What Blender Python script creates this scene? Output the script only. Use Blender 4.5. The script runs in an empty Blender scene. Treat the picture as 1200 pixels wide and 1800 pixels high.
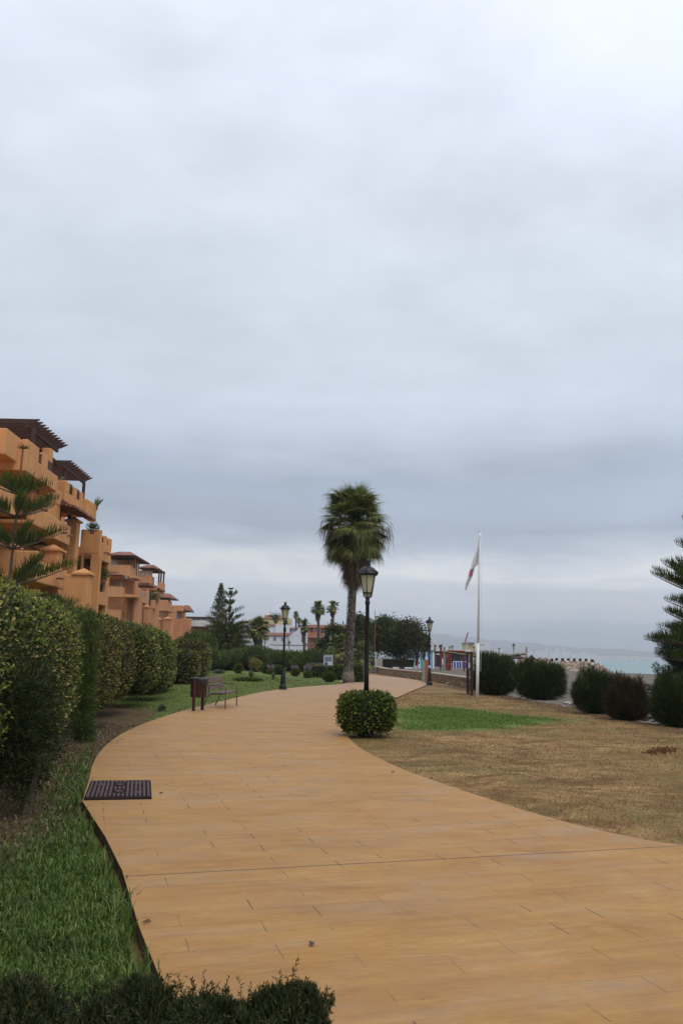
import bpy, bmesh, math, random
import numpy as np
from mathutils import Vector, Matrix
random.seed(7); RNG = np.random.default_rng(7)
R = math.radians
scene = bpy.context.scene
COL = scene.collection
# ------------------------------------------------------------------ camera
F = 1453.0; PITCH = R(9.8); ROLL = R(1.1); EYE = Vector((0, 0, 1.6))
cd = bpy.data.cameras.new('camera'); cam = bpy.data.objects.new('camera', cd); COL.objects.link(cam)
cd.sensor_fit = 'VERTICAL'; cd.sensor_height = 22.3; cd.lens = 22.3*F/1800
cd.clip_start = 0.05; cd.clip_end = 60000
CM = Matrix.Rotation(math.pi/2+PITCH, 3, 'X') @ Matrix.Rotation(ROLL, 3, 'Z')
cam.matrix_world = Matrix.Translation(EYE) @ CM.to_4x4()
scene.camera = cam
scene.render.resolution_x = 682; scene.render.resolution_y = 1024
scene.view_settings.view_transform = 'Standard'; scene.view_settings.look = 'None'
scene.view_settings.exposure = 0.0; scene.view_settings.gamma = 1.0
scene.view_settings.use_curve_mapping = False
SUN_EL = 50.0; SUN_AZ = 150.0      # veiled sun, behind the right shoulder
def ray(x, y): return CM @ Vector(((x-600)/F, (900-y)/F, -1))
def P(x, y, z=0.0):                 # photo point on the plane z
    d = ray(x, y); return EYE + d*((z-EYE.z)/d.z)
def A(x, y, Y):                     # photo point at distance Y
    d = ray(x, y); return EYE + d*(Y/d.y)
# ------------------------------------------------------------------ node helpers
def srgb(r, g, b):
    f = lambda c: (c/255/12.92) if c/255 <= .04045 else ((c/255+.055)/1.055)**2.4
    return (f(r), f(g), f(b), 1)
class N:
    def __init__(s, nt): s.nt = nt; s.t = nt.nodes; s.l = nt.links
    def n(s, typ, **kw):
        o = s.t.new(typ)
        for k, v in kw.items():
            if k.startswith('_'): setattr(o, k[1:], v)
            else:
                key = int(k[1:]) if k[0] == 'i' and k[1:].isdigit() else k.replace('0', ' ')
                s.set(o.inputs[key], v)
        return o
    def set(s, sock, v):
        if isinstance(v, bpy.types.NodeSocket): s.l.new(v, sock)
        elif isinstance(v, bpy.types.Node): s.l.new(v.outputs[0], sock)
        else: sock.default_value = v
    def math(s, op, a, b=0.0, c=0.0, clamp=False):
        o = s.t.new('ShaderNodeMath'); o.operation = op; o.use_clamp = clamp
        for i, v in enumerate((a, b, c)): s.set(o.inputs[i], v)
        return o.outputs[0]
    def noise(s, vec, scale, detail=4, rough=.55, dist=0.0, out='Fac'):
        o = s.t.new('ShaderNodeTexNoise'); s.set(o.inputs['Vector'], vec)
        o.inputs['Scale'].default_value = scale; o.inputs['Detail'].default_value = detail
        o.inputs['Roughness'].default_value = rough; o.inputs['Distortion'].default_value = dist
        return o.outputs[out]
    def ramp(s, fac, stops, interp='LINEAR'):
        o = s.t.new('ShaderNodeValToRGB'); s.set(o.inputs[0], fac); r = o.color_ramp; r.interpolation = interp
        while len(r.elements) < len(stops): r.elements.new(.5)
        for e, (p, c) in zip(r.elements, stops):
            e.position = p; e.color = c if len(c) == 4 else (*c, 1)
        return o.outputs[0]
    def mix(s, fac, a, b, blend='MIX'):
        o = s.t.new('ShaderNodeMix'); o.data_type = 'RGBA'; o.blend_type = blend
        s.set(o.inputs['Factor'], fac); s.set(o.inputs['A'], a); s.set(o.inputs['B'], b)
        return o.outputs['Result']
    def mapping(s, vec, loc=(0,0,0), rot=(0,0,0), scale=(1,1,1)):
        o = s.t.new('ShaderNodeMapping'); s.set(o.inputs[0], vec)
        o.inputs[1].default_value = loc; o.inputs[2].default_value = rot; o.inputs[3].default_value = scale
        return o.outputs[0]
def g(v): return (v, v, v, 1)
# ------------------------------------------------------------------ world
w = bpy.data.worlds.new('World'); scene.world = w; w.use_nodes = True
n = N(w.node_tree); n.t.clear()
tc = n.n('ShaderNodeTexCoord'); dirv = tc.outputs['Generated']
sep = n.n('ShaderNodeSeparateXYZ', Vector=dirv); dx, dy, dz = sep.outputs
sky = n.n('ShaderNodeTexSky', _sky_type='NISHITA', _sun_disc=False, _sun_elevation=R(SUN_EL), _sun_rotation=R(SUN_AZ))
bg1 = n.n('ShaderNodeBackground', Color=sky, Strength=0.10)
# cloud deck: coordinates on a flat layer overhead, so that streaks crowd towards the horizon
dn = n.math('ADD', n.math('MAXIMUM', dz, 0.0), 0.07)
cv = n.n('ShaderNodeCombineXYZ', X=n.math('DIVIDE', dx, dn), Y=n.math('DIVIDE', dy, dn), Z=0.0)
cl1 = n.noise(n.mapping(cv, loc=(3.1, 1.7, 0), rot=(0,0,R(12)), scale=(.55, 1.0, 1)), 0.55, 5, .5, .25)
cl2 = n.noise(n.mapping(cv, loc=(8.3, 4.2, 0), rot=(0,0,R(-8)), scale=(.5, 1.15, 1)), 1.5, 6, .55, .3)
cl3 = n.noise(n.mapping(dirv, scale=(5, 5, 16)), 1.6, 5, .55, .6)
zz = n.math('ADD', dz, n.math('MULTIPLY', n.math('SUBTRACT', cl1, .5), n.math('MULTIPLY_ADD', dz, .50, .045)))
zz = n.math('ADD', zz, n.math('MULTIPLY', n.math('SUBTRACT', cl3, .5), .055))
SKY = [(0.0, srgb(163,181,203)), (.020, srgb(172,188,208)), (.040, srgb(188,198,211)), (.060, srgb(206,210,217)),
       (.078, srgb(198,205,213)), (.098, srgb(224,225,225)), (.112, srgb(208,213,219)), (.132, srgb(178,187,199)), (.160, srgb(156,167,181)),
       (.185, srgb(162,174,189)), (.215, srgb(162,174,189)), (.26, srgb(184,194,207)), (.33, srgb(196,205,216)), (.40, srgb(200,208,218)),
       (.48, srgb(208,215,226)), (.60, srgb(220,226,238)), (.70, srgb(228,233,244)), (1.0, (1.25,1.28,1.34,1))]
skyc = n.ramp(zz, SKY)
amp = n.ramp(dz, [(0, g(.10)), (.05, g(.25)), (.2, g(.5)), (.45, g(.5)), (.75, g(.35))])
m2 = n.math('MULTIPLY', n.math('SUBTRACT', cl2, .5), amp)
m1 = n.math('MULTIPLY', n.math('SUBTRACT', cl1, .5), amp)
cl4 = n.noise(n.mapping(dirv, loc=(1.3,.4,2), scale=(1,1,2.2)), 3.4, 6, .5, .35); cl5 = n.noise(n.mapping(dirv, loc=(4,2,7), scale=(1,1,1.7)), 8.5, 5, .5, .2)
m4 = n.math('MULTIPLY', n.math('SUBTRACT', cl4, .5), n.ramp(dz, [(0,g(.08)),(.08,g(.30)),(.3,g(.46)),(.7,g(.40))])); m5 = n.math('MULTIPLY', n.math('SUBTRACT', cl5, .5), .20)
mul = n.math('ADD', n.math('ADD', 1.0, n.math('MULTIPLY', m2, .45)), n.math('ADD', n.math('MULTIPLY', m1, .95), n.math('ADD', m4, m5)))
# brighter to the right, duller to the left, as the cloud thins over the sea
mul = n.math('MULTIPLY', mul, n.math('MULTIPLY_ADD', dx, .10, 1.0))
skyc2 = n.mix(1.0, skyc, n.n('ShaderNodeCombineXYZ', X=mul, Y=mul, Z=mul).outputs[0], 'MULTIPLY')
bg2 = n.n('ShaderNodeBackground', Color=n.mix(1.0, skyc2, (1.02,1.025,1.045,1), 'MULTIPLY'), Strength=1.17)
mx = n.n('ShaderNodeMixShader', i0=0.97, i1=bg1.outputs[0], i2=bg2.outputs[0])
n.n('ShaderNodeOutputWorld', Surface=mx.outputs[0])
# ------------------------------------------------------------------ sun
sd = bpy.data.lights.new('sun', 'SUN'); so = bpy.data.objects.new('sun', sd); COL.objects.link(so)
sd.energy = 0.9; sd.angle = R(22); sd.color = (1, .96, .9)
sdir = Vector((math.sin(R(SUN_AZ))*math.cos(R(SUN_EL)), math.cos(R(SUN_AZ))*math.cos(R(SUN_EL)), math.sin(R(SUN_EL))))
so.rotation_euler = sdir.to_track_quat('Z', 'Y').to_euler()
# ------------------------------------------------------------------ materials
MATS = {}
def mat(name, rough=.8, spec=.3):
    m = bpy.data.materials.new(name); m.use_nodes = True; n = N(m.node_tree); n.t.clear()
    b = n.n('ShaderNodeBsdfPrincipled', Roughness=rough); b.inputs['Specular IOR Level'].default_value = spec
    o = n.n('ShaderNodeOutputMaterial', Surface=b.outputs[0])
    MATS[name] = m; return m, n, b, o
def obj_coord(n): return n.n('ShaderNodeTexCoord').outputs['Object']
def simple(name, c, rough=.7, var=.15, scale=3.0, bump=0.0, spec=.3, metal=0.0, bscale=None):
    m, n, b, o = mat(name, rough, spec)
    pos = n.n('ShaderNodeNewGeometry').outputs['Position']
    f = n.noise(pos, scale, 5, .6)
    lo = tuple(x*(1-var) for x in c[:3]); hi = tuple(min(1, x*(1+var)) for x in c[:3])
    n.set(b.inputs['Base Color'], n.ramp(f, [(.3, (*lo,1)), (.7, (*hi,1))]))
    b.inputs['Metallic'].default_value = metal
    if bump:
        bp = n.n('ShaderNodeBump', Strength=bump, Distance=.02, Height=n.noise(pos, bscale or scale*8, 4, .6))
        n.set(b.inputs['Normal'], bp)
    return m
def leafmat(name, stops, rough=.55, trans=.25, nscale=1.3, nmix=.35, dark=.55):
    if not name.startswith(('flower','palm_dead','litter')): stops = [(p_, (min(1,c_[0]*1.28), c_[1]*1.12, c_[2]*.78)) for p_, c_ in stops]
    m, n, b, o = mat(name, rough, .3)
    geo = n.n('ShaderNodeNewGeometry')
    c = n.ramp(geo.outputs['Random Per Island'], stops)
    f = n.noise(geo.outputs['Position'], nscale, 4, .6)
    k = n.ramp(f, [(.3, g(dark)), (.7, g(1.15))])
    c = n.mix(nmix*2 if nmix < .5 else 1.0, c, n.mix(1.0, c, k, 'MULTIPLY'))
    n.set(b.inputs['Base Color'], c)
    tr = n.n('ShaderNodeBsdfTranslucent', Color=c)
    mxs = n.n('ShaderNodeMixShader', i0=trans, i1=b.outputs[0], i2=tr.outputs[0])
    n.set(o.inputs['Surface'], mxs.outputs[0])
    return m
def L(*a): return [(i/(len(a)-1), c) for i, c in enumerate(a)]
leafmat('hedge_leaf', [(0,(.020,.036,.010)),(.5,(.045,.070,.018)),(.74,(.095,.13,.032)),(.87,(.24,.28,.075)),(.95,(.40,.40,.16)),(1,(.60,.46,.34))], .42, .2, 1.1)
leafmat('sprig_leaf', [(0,(.085,.135,.030)),(.6,(.16,.23,.05)),(1,(.28,.33,.09))], .42, .3, 1.1)
leafmat('hedge_leaf_brown', [(0,(.022,.030,.011)),(.5,(.050,.060,.018)),(.78,(.11,.12,.035)),(.9,(.24,.24,.08)),(1,(.40,.30,.17))], .45, .2, 1.1)
leafmat('bush_leaf', [(0,(.020,.040,.009)),(.5,(.045,.085,.016)),(.8,(.11,.16,.028)),(1,(.27,.31,.07))], .38, .2, 3)
leafmat('conifer_leaf', [(0,(.012,.026,.010)),(.6,(.026,.048,.018)),(.9,(.05,.06,.025)),(1,(.085,.055,.03))], .7, .15, 1.5)
leafmat('juniper_near', [(0,(.012,.022,.009)),(.6,(.026,.042,.015)),(.9,(.055,.065,.026)),(1,(.12,.085,.045))], .7, .15, 4)
leafmat('pine_leaf', [(0,(.028,.050,.016)),(.6,(.060,.095,.026)),(1,(.12,.16,.04))], .6, .1, 1)
leafmat('tree_leaf', [(0,(.020,.040,.012)),(.5,(.038,.066,.018)),(.9,(.075,.105,.03)),(1,(.12,.14,.045))], .55, .2, .6)
leafmat('tree_leaf_olive', [(0,(.020,.028,.012)),(.5,(.036,.046,.019)),(.9,(.065,.07,.03)),(1,(.10,.085,.045))], .6, .15, .6)
leafmat('shrub_leaf', [(0,(.028,.058,.016)),(.6,(.062,.105,.028)),(1,(.13,.18,.055))], .6, .2, .8)
leafmat('seaside_leaf', [(0,(.012,.026,.009)),(.6,(.028,.052,.017)),(.9,(.060,.088,.030)),(1,(.12,.11,.055))], .7, .12, 1.5)
leafmat('seaside_leaf_dry', [(0,(.018,.020,.010)),(.6,(.036,.034,.017)),(1,(.085,.06,.035))], .75, .12, 1.5)
leafmat('palm_green', [(0,(.045,.078,.026)),(.5,(.095,.145,.046)),(.85,(.18,.22,.08)),(1,(.36,.27,.17))], .45, .2, 1.2)
leafmat('palm_dead', [(0,(.08,.045,.025)),(.6,(.17,.11,.065)),(.9,(.28,.20,.13)),(1,(.42,.33,.24))], .75, .2, 1.5)
leafmat('agave_leaf', [(0,(.07,.12,.07)),(1,(.14,.21,.13))], .5, .1, 3)
leafmat('silver_leaf', [(0,(.08,.12,.09)),(1,(.2,.26,.2))], .6, .1, 3)
leafmat('golden_leaf', [(0,(.08,.10,.03)),(.6,(.20,.20,.08)),(1,(.42,.36,.2))], .6, .1, 2)
leafmat('flower_purple', [(0,(.22,.12,.26)),(1,(.45,.30,.48))], .6, .1, 3)
leafmat('flower_white', [(0,(.6,.6,.55)),(1,(.8,.8,.76))], .6, .1, 3)
leafmat('flower_red', [(0,(.25,.02,.06)),(1,(.4,.05,.12))], .6, .1, 3)
leafmat('grass_blade', [(0,(.042,.092,.024)),(.5,(.078,.150,.040)),(.9,(.14,.22,.065)),(1,(.30,.30,.16))], .5, .3, 1.6, .4)
leafmat('red_blade', [(0,(.09,.03,.02)),(.6,(.15,.06,.035)),(1,(.28,.17,.09))], .8, .2, 3)
leafmat('lawn_blade', [(0,(.085,.125,.030)),(.5,(.12,.17,.042)),(1,(.20,.22,.08))], .6, .3, .9, .4, .75)
leafmat('patch_blade', [(0,(.065,.13,.030)),(.5,(.095,.18,.042)),(1,(.18,.24,.07))], .6, .35, .9, .4, .75)
leafmat('dry_blade', [(0,(.20,.125,.055)),(.5,(.28,.195,.105)),(.88,(.35,.265,.155)),(1,(.19,.22,.08))], .8, .3, .5, .5, .45)
leafmat('litter_leaf', [(0,(.07,.04,.02)),(.5,(.16,.10,.06)),(1,(.40,.30,.22))], .8, .1, 3)
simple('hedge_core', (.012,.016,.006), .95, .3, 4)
simple('bark', (.10,.075,.055), .9, .3, 6, .6)
simple('bark_red', (.16,.07,.045), .9, .3, 6, .6)
simple('bark_grey', (.09,.08,.07), .9, .3, 6, .6)
simple('black_iron', (.008,.0085,.010), .45, .25, 12, .1, .4)
simple('galvanised', (.42,.44,.43), .5, .1, 8, .1, .5)
simple('white_paint', (.74,.74,.73), .5, .06, 4, .05)
simple('bin_wood', (.062,.018,.013), .6, .35, 9, .3)
simple('bench_wood', (.13,.075,.06), .6, .3, 14, .3)
simple('bench_metal', (.12,.105,.095), .55, .2, 20, .1, .5)
simple('bag_plastic', (.018,.019,.022), .28, .2, 10, .6, .5, bscale=18)
simple('pergola_wood', (.060,.028,.020), .7, .3, 6, .2)
simple('post_wood', (.045,.020,.015), .6, .3, 12, .2)
simple('rust_iron', (.085,.052,.052), .75, .3, 9, .3, .25)
simple('rust_dark', (.020,.012,.012), .9, .3, 9, .3, .1)
simple('red_paint', (.22,.03,.025), .5, .2, 6)
simple('yellow_paint', (.42,.34,.10), .6, .1, 6)
simple('green_paint', (.20,.32,.24), .6, .15, 6)
simple('blue_paint', (.03,.10,.28), .5, .15, 6)
simple('blue_canvas', (.02,.06,.22), .7, .2, 6)
simple('brick_red', (.32,.12,.09), .9, .3, 14, .4)
simple('thatch', (.16,.11,.075), .95, .35, 5, .6)
simple('thatch_dark', (.05,.032,.025), .95, .35, 5, .6)
simple('thatch_pink', (.26,.17,.13), .95, .2, 5, .6)
simple('white_wall', (.62,.64,.66), .85, .06, .6, .1)
simple('cream_wall', (.58,.48,.27), .85, .06, .6, .1)
simple('orange_house_wall', (.40,.17,.09), .85, .1, .6, .1)
simple('brown_trim', (.16,.06,.045), .8, .15, 2)
simple('dark_glass', (.035,.045,.055), .15, .3, 2, 0, .6)
simple('pale_glass', (.34,.40,.46), .2, .15, 1, 0, .6)
simple('slate_panel', (.16,.19,.24), .4, .1, 1)
simple('far_town_wall', (.72,.68,.66), .9, .15, .02)
simple('pale_post', (.42,.33,.25), .9, .3, 3)
simple('glossy_black', (.01,.01,.011), .4, .1, 5)
simple('orange_cloth', (.70,.10,.03), .8, .05, 5)
simple('blue_cloth', (.03,.10,.42), .8, .05, 5)
simple('green_cloth', (.04,.22,.08), .8, .05, 5)
simple('white_cloth', (.62,.60,.60), .85, .06, 3)
simple('rubble', (.42,.39,.35), .95, .3, 8, .5)
simple('sticker', (.55,.6,.66), .6, .2, 20)
# stucco
def stucco(name, c, dirt=.8):
    m, n, b, o = mat(name, .9, .15)
    pos = n.n('ShaderNodeNewGeometry').outputs['Position']
    f = n.noise(pos, .35, 5, .6); f2 = n.noise(n.mapping(pos, scale=(2.5, 2.5, .25)), 1.6, 4, .6)
    a = n.ramp(f, [(.3, tuple(x*.88 for x in c)+(1,)), (.7, tuple(x*1.08 for x in c)+(1,))])
    st = n.ramp(f2, [(.25, g(dirt)), (.55, g(1))])
    n.set(b.inputs['Base Color'], n.mix(1, a, st, 'MULTIPLY'))
    n.set(b.inputs['Normal'], n.n('ShaderNodeBump', Strength=.35, Distance=.03, Height=n.noise(pos, 9, 4, .6)))
stucco('stucco', (.65,.315,.13)); stucco('stucco_far', (.58,.285,.14), .85)
# roof tiles
m, n, b, o = mat('roof_tile', .85, .2)
pos = n.n('ShaderNodeNewGeometry').outputs['Position']
wv = n.n('ShaderNodeTexWave', Vector=n.mapping(pos, rot=(0,0,.0)), Scale=1.3, Distortion=.4)
c = n.ramp(n.noise(pos, 1.7, 5, .65), [(.3,(.15,.06,.04,1)),(.5,(.30,.13,.085,1)),(.72,(.42,.22,.15,1))])
n.set(b.inputs['Base Color'], c)
n.set(b.inputs['Normal'], n.n('ShaderNodeBump', Strength=.9, Distance=.12, Height=wv.outputs['Fac']))
# palm trunk
m, n, b, o = mat('palm_trunk', .95, .1)
pos = n.n('ShaderNodeNewGeometry').outputs['Position']
v = n.n('ShaderNodeTexVoronoi', Vector=n.mapping(pos, scale=(9, 9, 7)), Scale=1.0)
c = n.ramp(n.noise(pos, 5, 5, .65), [(.3,(.08,.065,.055,1)),(.55,(.17,.145,.125,1)),(.75,(.30,.265,.235,1))])
c = n.mix(1, c, n.ramp(v.outputs['Distance'], [(0, g(1.2)), (.7, g(.45))]), 'MULTIPLY')
z = n.n('ShaderNodeSeparateXYZ', Vector=pos).outputs['Z']
c = n.mix(n.ramp(n.math('ADD', z, n.math('MULTIPLY', n.noise(pos, 3), .5)), [(.85, g(.8)), (1.25, g(0))]), c, (.22,.18,.155,1))
n.set(b.inputs['Base Color'], c)
n.set(b.inputs['Normal'], n.n('ShaderNodeBump', Strength=.8, Distance=.06, Height=v.outputs['Distance']))
# stamped path
PROT = R(16.5)
m, n, b, o = mat('path_concrete', .62, .35)
pos = n.n('ShaderNodeNewGeometry').outputs['Position']
pr = n.mapping(pos, rot=(0,0,-PROT))
br = n.n('ShaderNodeTexBrick', Vector=pr, _offset=.45, _squash=1.0)
for k, v_ in (('Scale',1.0),('Mortar Size',.0045),('Mortar Smooth',.3),('Bias',0.0),('Brick Width',.86),('Row Height',.22)): br.inputs[k].default_value = v_
br.inputs['Color1'].default_value = g(.40); br.inputs['Color2'].default_value = g(.60); br.inputs['Mortar'].default_value = g(.5)
spx = n.n('ShaderNodeSeparateXYZ', Vector=pr)
grain = n.math('ADD', n.math('MULTIPLY', n.noise(n.mapping(pr, scale=(.55, 5.0, 1)), 1.2, 7, .62, .4), .38), n.math('MULTIPLY', n.noise(n.mapping(pos, loc=(3,3,3), scale=(1,1.6,1)), 1.1, 8, .74, .6), .62))
fine = n.noise(n.mapping(pr, scale=(7, 34, 1)), 1.5, 5, .7, .4)
blot = n.noise(pos, .9, 5, .6, .3); grey = n.noise(n.mapping(pr, loc=(5,3,0), scale=(.8, 2.2, 1)), 1.1, 6, .6, .5)
c = n.ramp(grain, [(.34,(.25,.115,.023,1)),(.45,(.37,.184,.040,1)),(.56,(.43,.232,.060,1)),(.68,(.49,.305,.105,1))])
c = n.mix(n.ramp(fine, [(.40,g(0)),(.72,g(.55))]), c, (.27,.118,.030,1))
stk = n.noise(n.mapping(pr, loc=(1,8,0), scale=(1.1, 9, 1)), 1.7, 6, .7, .6)
c = n.mix(n.ramp(n.noise(n.mapping(pos, loc=(11,4,0)), 2.6, 8, .78, .8), [(.46,g(0)),(.66,g(.5))]), c, (.29,.17,.085,1))
c = n.mix(n.ramp(n.noise(pos, 38, 4, .8), [(.45,g(0)),(.75,g(.35))]), c, (.25,.12,.04,1))
c = n.mix(n.ramp(stk, [(.52,g(0)),(.70,g(.45))]), c, (.27,.115,.027,1)); c = n.mix(n.ramp(stk, [(.30,g(.5)),(.44,g(0))]), c, (.47,.29,.11,1))
c = n.mix(n.ramp(grey, [(.54,g(0)),(.76,g(.5))]), c, (.28,.19,.12,1))
c = n.mix(n.ramp(blot, [(.35,g(.0)),(.75,g(.35))]), c, (.42,.22,.062,1))
c = n.mix(.12, c, n.mix(1, c, n.mix(1, br.outputs['Color'], g(2.0), 'MULTIPLY'), 'MULTIPLY'))
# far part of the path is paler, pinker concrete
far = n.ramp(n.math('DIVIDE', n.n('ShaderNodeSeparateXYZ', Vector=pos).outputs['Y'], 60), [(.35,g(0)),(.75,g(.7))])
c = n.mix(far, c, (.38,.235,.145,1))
# short stamped joints read dark, long ones faint; occasional spots
vor = n.n('ShaderNodeTexVoronoi', Vector=pos, Scale=2.6)
c = n.mix(n.ramp(vor.outputs['Distance'], [(.018,g(.75)),(.035,g(0))]), c, (.12,.06,.03,1))
sx = spx.outputs['X']; sy = spx.outputs['Y']
row = n.math('FLOOR', n.math('DIVIDE', sy, .22))
par = n.math('MULTIPLY', n.math('MODULO', n.math('ABSOLUTE', row), 2), .387)
fx = n.math('FRACT', n.math('DIVIDE', n.math('ADD', n.math('ADD', sx, 100), par), .86))
patch = n.noise(n.mapping(pos, loc=(2,9,0)), .7, 3)
jm = n.math('MULTIPLY', n.math('LESS_THAN', fx, .012), n.ramp(patch, [(.42,g(.05)),(.58,g(.85))]))
fy = n.math('FRACT', n.math('DIVIDE', n.math('ADD', sy, 110), .22))
lm = n.math('MULTIPLY', n.math('LESS_THAN', fy, .03), n.ramp(n.noise(n.mapping(pr, scale=(.6,3,1)), 1.1, 3), [(.48,g(0)),(.62,g(.55))]))
JY = [P(700,1514).x*math.sin(-PROT)+P(700,1514).y*math.cos(PROT)]
jj = n.math('LESS_THAN', n.math('ABSOLUTE', n.math('SUBTRACT', n.math('PINGPONG', n.math('SUBTRACT', sy, JY[0]), 7.0), 0)), .012)
c = n.mix(jm, c, (.10,.055,.03,1)); c = n.mix(lm, c, (.20,.105,.05,1)); c = n.mix(n.math('MULTIPLY', jj, .85), c, (.13,.06,.025,1))
n.set(b.inputs['Base Color'], c)
h = n.math('SUBTRACT', n.math('MULTIPLY', fine, .3), n.math('ADD', n.math('ADD', jm, lm), jj))
n.set(b.inputs['Normal'], n.n('ShaderNodeBump', Strength=.5, Distance=.01, Height=h))
n.set(b.inputs['Roughness'], n.ramp(grey, [(.4,g(.68)),(.7,g(.45))]))
simple('path_edge_side', (.10,.055,.03), .95, .4, 6, .4)
# ground with zones in an attribute: R lawn, G sand, B green patch, dry turf elsewhere
m, n, b, o = mat('ground_mix', .95, .1)
pos = n.n('ShaderNodeNewGeometry').outputs['Position']
att = n.n('ShaderNodeAttribute', _attribute_name='zone'); zs = n.n('ShaderNodeSeparateColor', Color=att.outputs['Color'])
n1 = n.noise(pos, .45, 6, .65, .3); n2 = n.noise(pos, 3.2, 6, .7, .2); n3 = n.noise(pos, 22, 4, .7); n4 = n.noise(n.mapping(pos, loc=(7,1,0), scale=(.8,1.2,1)), 1.1, 7, .75, .7)
dry = n.ramp(n2, [(.30,(.14,.078,.030,1)),(.42,(.27,.165,.070,1)),(.58,(.35,.232,.105,1)),(.74,(.44,.31,.155,1))])
dry = n.mix(n.ramp(n4, [(.48,g(0)),(.58,g(.85))]), dry, (.13,.070,.030,1))
dry = n.mix(n.ramp(n.noise(n.mapping(pos, loc=(2,5,0)), .28, 5, .6, .5), [(.42,g(0)),(.62,g(.75))]), dry, (.175,.105,.045,1))
dry = n.mix(n.ramp(n1, [(.50,g(0)),(.70,g(.65))]), dry, (.14,.15,.055,1))
dry = n.mix(.45, dry, n.mix(1, dry, n.ramp(n3, [(.3,g(.45)),(.7,g(1.5))]), 'MULTIPLY'))
lawn = n.ramp(n2, [(.3,(.080,.115,.028,1)),(.55,(.120,.160,.042,1)),(.8,(.165,.19,.060,1))])
lawn = n.mix(n.ramp(n1, [(.5,g(0)),(.75,g(.5))]), lawn, (.15,.14,.06,1))
lawn = n.mix(.5, lawn, n.mix(1, lawn, n.ramp(n3, [(.3,g(.5)),(.7,g(1.4))]), 'MULTIPLY'))
green = n.ramp(n2, [(.3,(.085,.145,.032,1)),(.7,(.135,.195,.05,1))])
sand = n.ramp(n.noise(n.mapping(pos, scale=(.3,1,1)), .5, 6, .65), [(.3,(.125,.108,.088,1)),(.7,(.180,.155,.125,1))])
soil = n.ramp(n2, [(.3,(.055,.035,.02,1)),(.7,(.16,.10,.06,1))])
edge = n.math('MULTIPLY', n.math('SUBTRACT', n2, .5), .9)
def zfac(s): return n.ramp(n.math('ADD', s, n.math('MULTIPLY', edge, n.ramp(s, [(0,g(0)),(.1,g(1)),(.9,g(1)),(1,g(0))]))), [(.35,g(0)),(.65,g(1))])
c = n.mix(zfac(zs.outputs[2]), dry, green); c = n.mix(zfac(zs.outputs[0]), c, lawn)
c = n.mix(zfac(zs.outputs[1]), c, sand)
c = n.mix(n.math('MULTIPLY', zfac(att.outputs['Alpha']), .9), c, soil)
n.set(b.inputs['Base Color'], c)
hh = n.math('ADD', n.math('MULTIPLY', n2, 1.0), n.math('MULTIPLY', n3, .35))
n.set(b.inputs['Normal'], n.n('ShaderNodeBump', Strength=.8, Distance=.05, Height=hh))
# stone wall
m, n, b, o = mat('stone_masonry', .95, .15)
pos = n.n('ShaderNodeNewGeometry').outputs['Position']
v = n.n('ShaderNodeTexVoronoi', Vector=n.mapping(pos, scale=(2.2,2.2,3.4)), Scale=1.0); v2 = n.n('ShaderNodeTexVoronoi', Vector=n.mapping(pos, scale=(2.2,2.2,3.4)), Scale=1.0, _feature='DISTANCE_TO_EDGE')
c = n.ramp(n.n('ShaderNodeSeparateColor', Color=v.outputs['Color']).outputs[0], [(0,(.30,.17,.09,1)),(.5,(.38,.27,.17,1)),(1,(.24,.19,.14,1))])
c = n.mix(.4, c, n.mix(1, c, n.ramp(n.noise(pos, 9, 5, .7), [(.3,g(.5)),(.7,g(1.4))]), 'MULTIPLY'))
c = n.mix(n.ramp(v2.outputs['Distance'], [(.02,g(1)),(.08,g(0))]), c, (.14,.11,.085,1))
n.set(b.inputs['Base Color'], c)
n.set(b.inputs['Normal'], n.n('ShaderNodeBump', Strength=.8, Distance=.06, Height=n.ramp(v2.outputs['Distance'], [(0,g(0)),(.2,g(1))])))
simple('wall_coping', (.46,.38,.29), .9, .2, 3, .3)
# rock
m, n, b, o = mat('boulder', .95, .15)
pos = n.n('ShaderNodeNewGeometry').outputs['Position']; orr = n.n('ShaderNodeObjectInfo').outputs['Random']
c = n.ramp(n.noise(pos, .9, 6, .65), [(.3,(.16,.105,.07,1)),(.55,(.34,.24,.165,1)),(.8,(.50,.38,.28,1))])
c = n.mix(n.math('MULTIPLY', orr, .6), c, (.42,.34,.28,1))
n.set(b.inputs['Base Color'], c)
n.set(b.inputs['Normal'], n.n('ShaderNodeBump', Strength=.8, Distance=.2, Height=n.noise(pos, 2.5, 5, .7)))
# sea
m, n, b, o = mat('sea_water', .32, .5)
pos = n.n('ShaderNodeNewGeometry').outputs['Position']
f = n.noise(n.mapping(pos, scale=(.010,.035,1)), 1.0, 5, .6)
c = n.ramp(f, [(.3,(.12,.215,.20,1)),(.7,(.175,.285,.26,1))])
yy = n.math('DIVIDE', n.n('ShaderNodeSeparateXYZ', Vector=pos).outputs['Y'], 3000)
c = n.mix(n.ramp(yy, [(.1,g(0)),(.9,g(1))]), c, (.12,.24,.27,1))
n.set(b.inputs['Base Color'], c)
n.set(b.inputs['Normal'], n.n('ShaderNodeBump', Strength=.5, Distance=.25, Height=n.noise(n.mapping(pos, scale=(.25,.7,1)), 1.0, 5, .6)))
simple('sea_foam', (.75,.76,.76), .9, .05, 2)
simple('hill_land', (.075,.10,.085), .95, .35, .002)
# lantern glass
m, n, b, o = mat('lantern_glass', .35, .4)
b.inputs['Base Color'].default_value = (.66,.64,.46,1)
tr = n.n('ShaderNodeBsdfTranslucent', Color=(.75,.73,.52,1))
n.set(o.inputs['Surface'], n.n('ShaderNodeMixShader', i0=.55, i1=b.outputs[0], i2=tr.outputs[0]).outputs[0])
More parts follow.
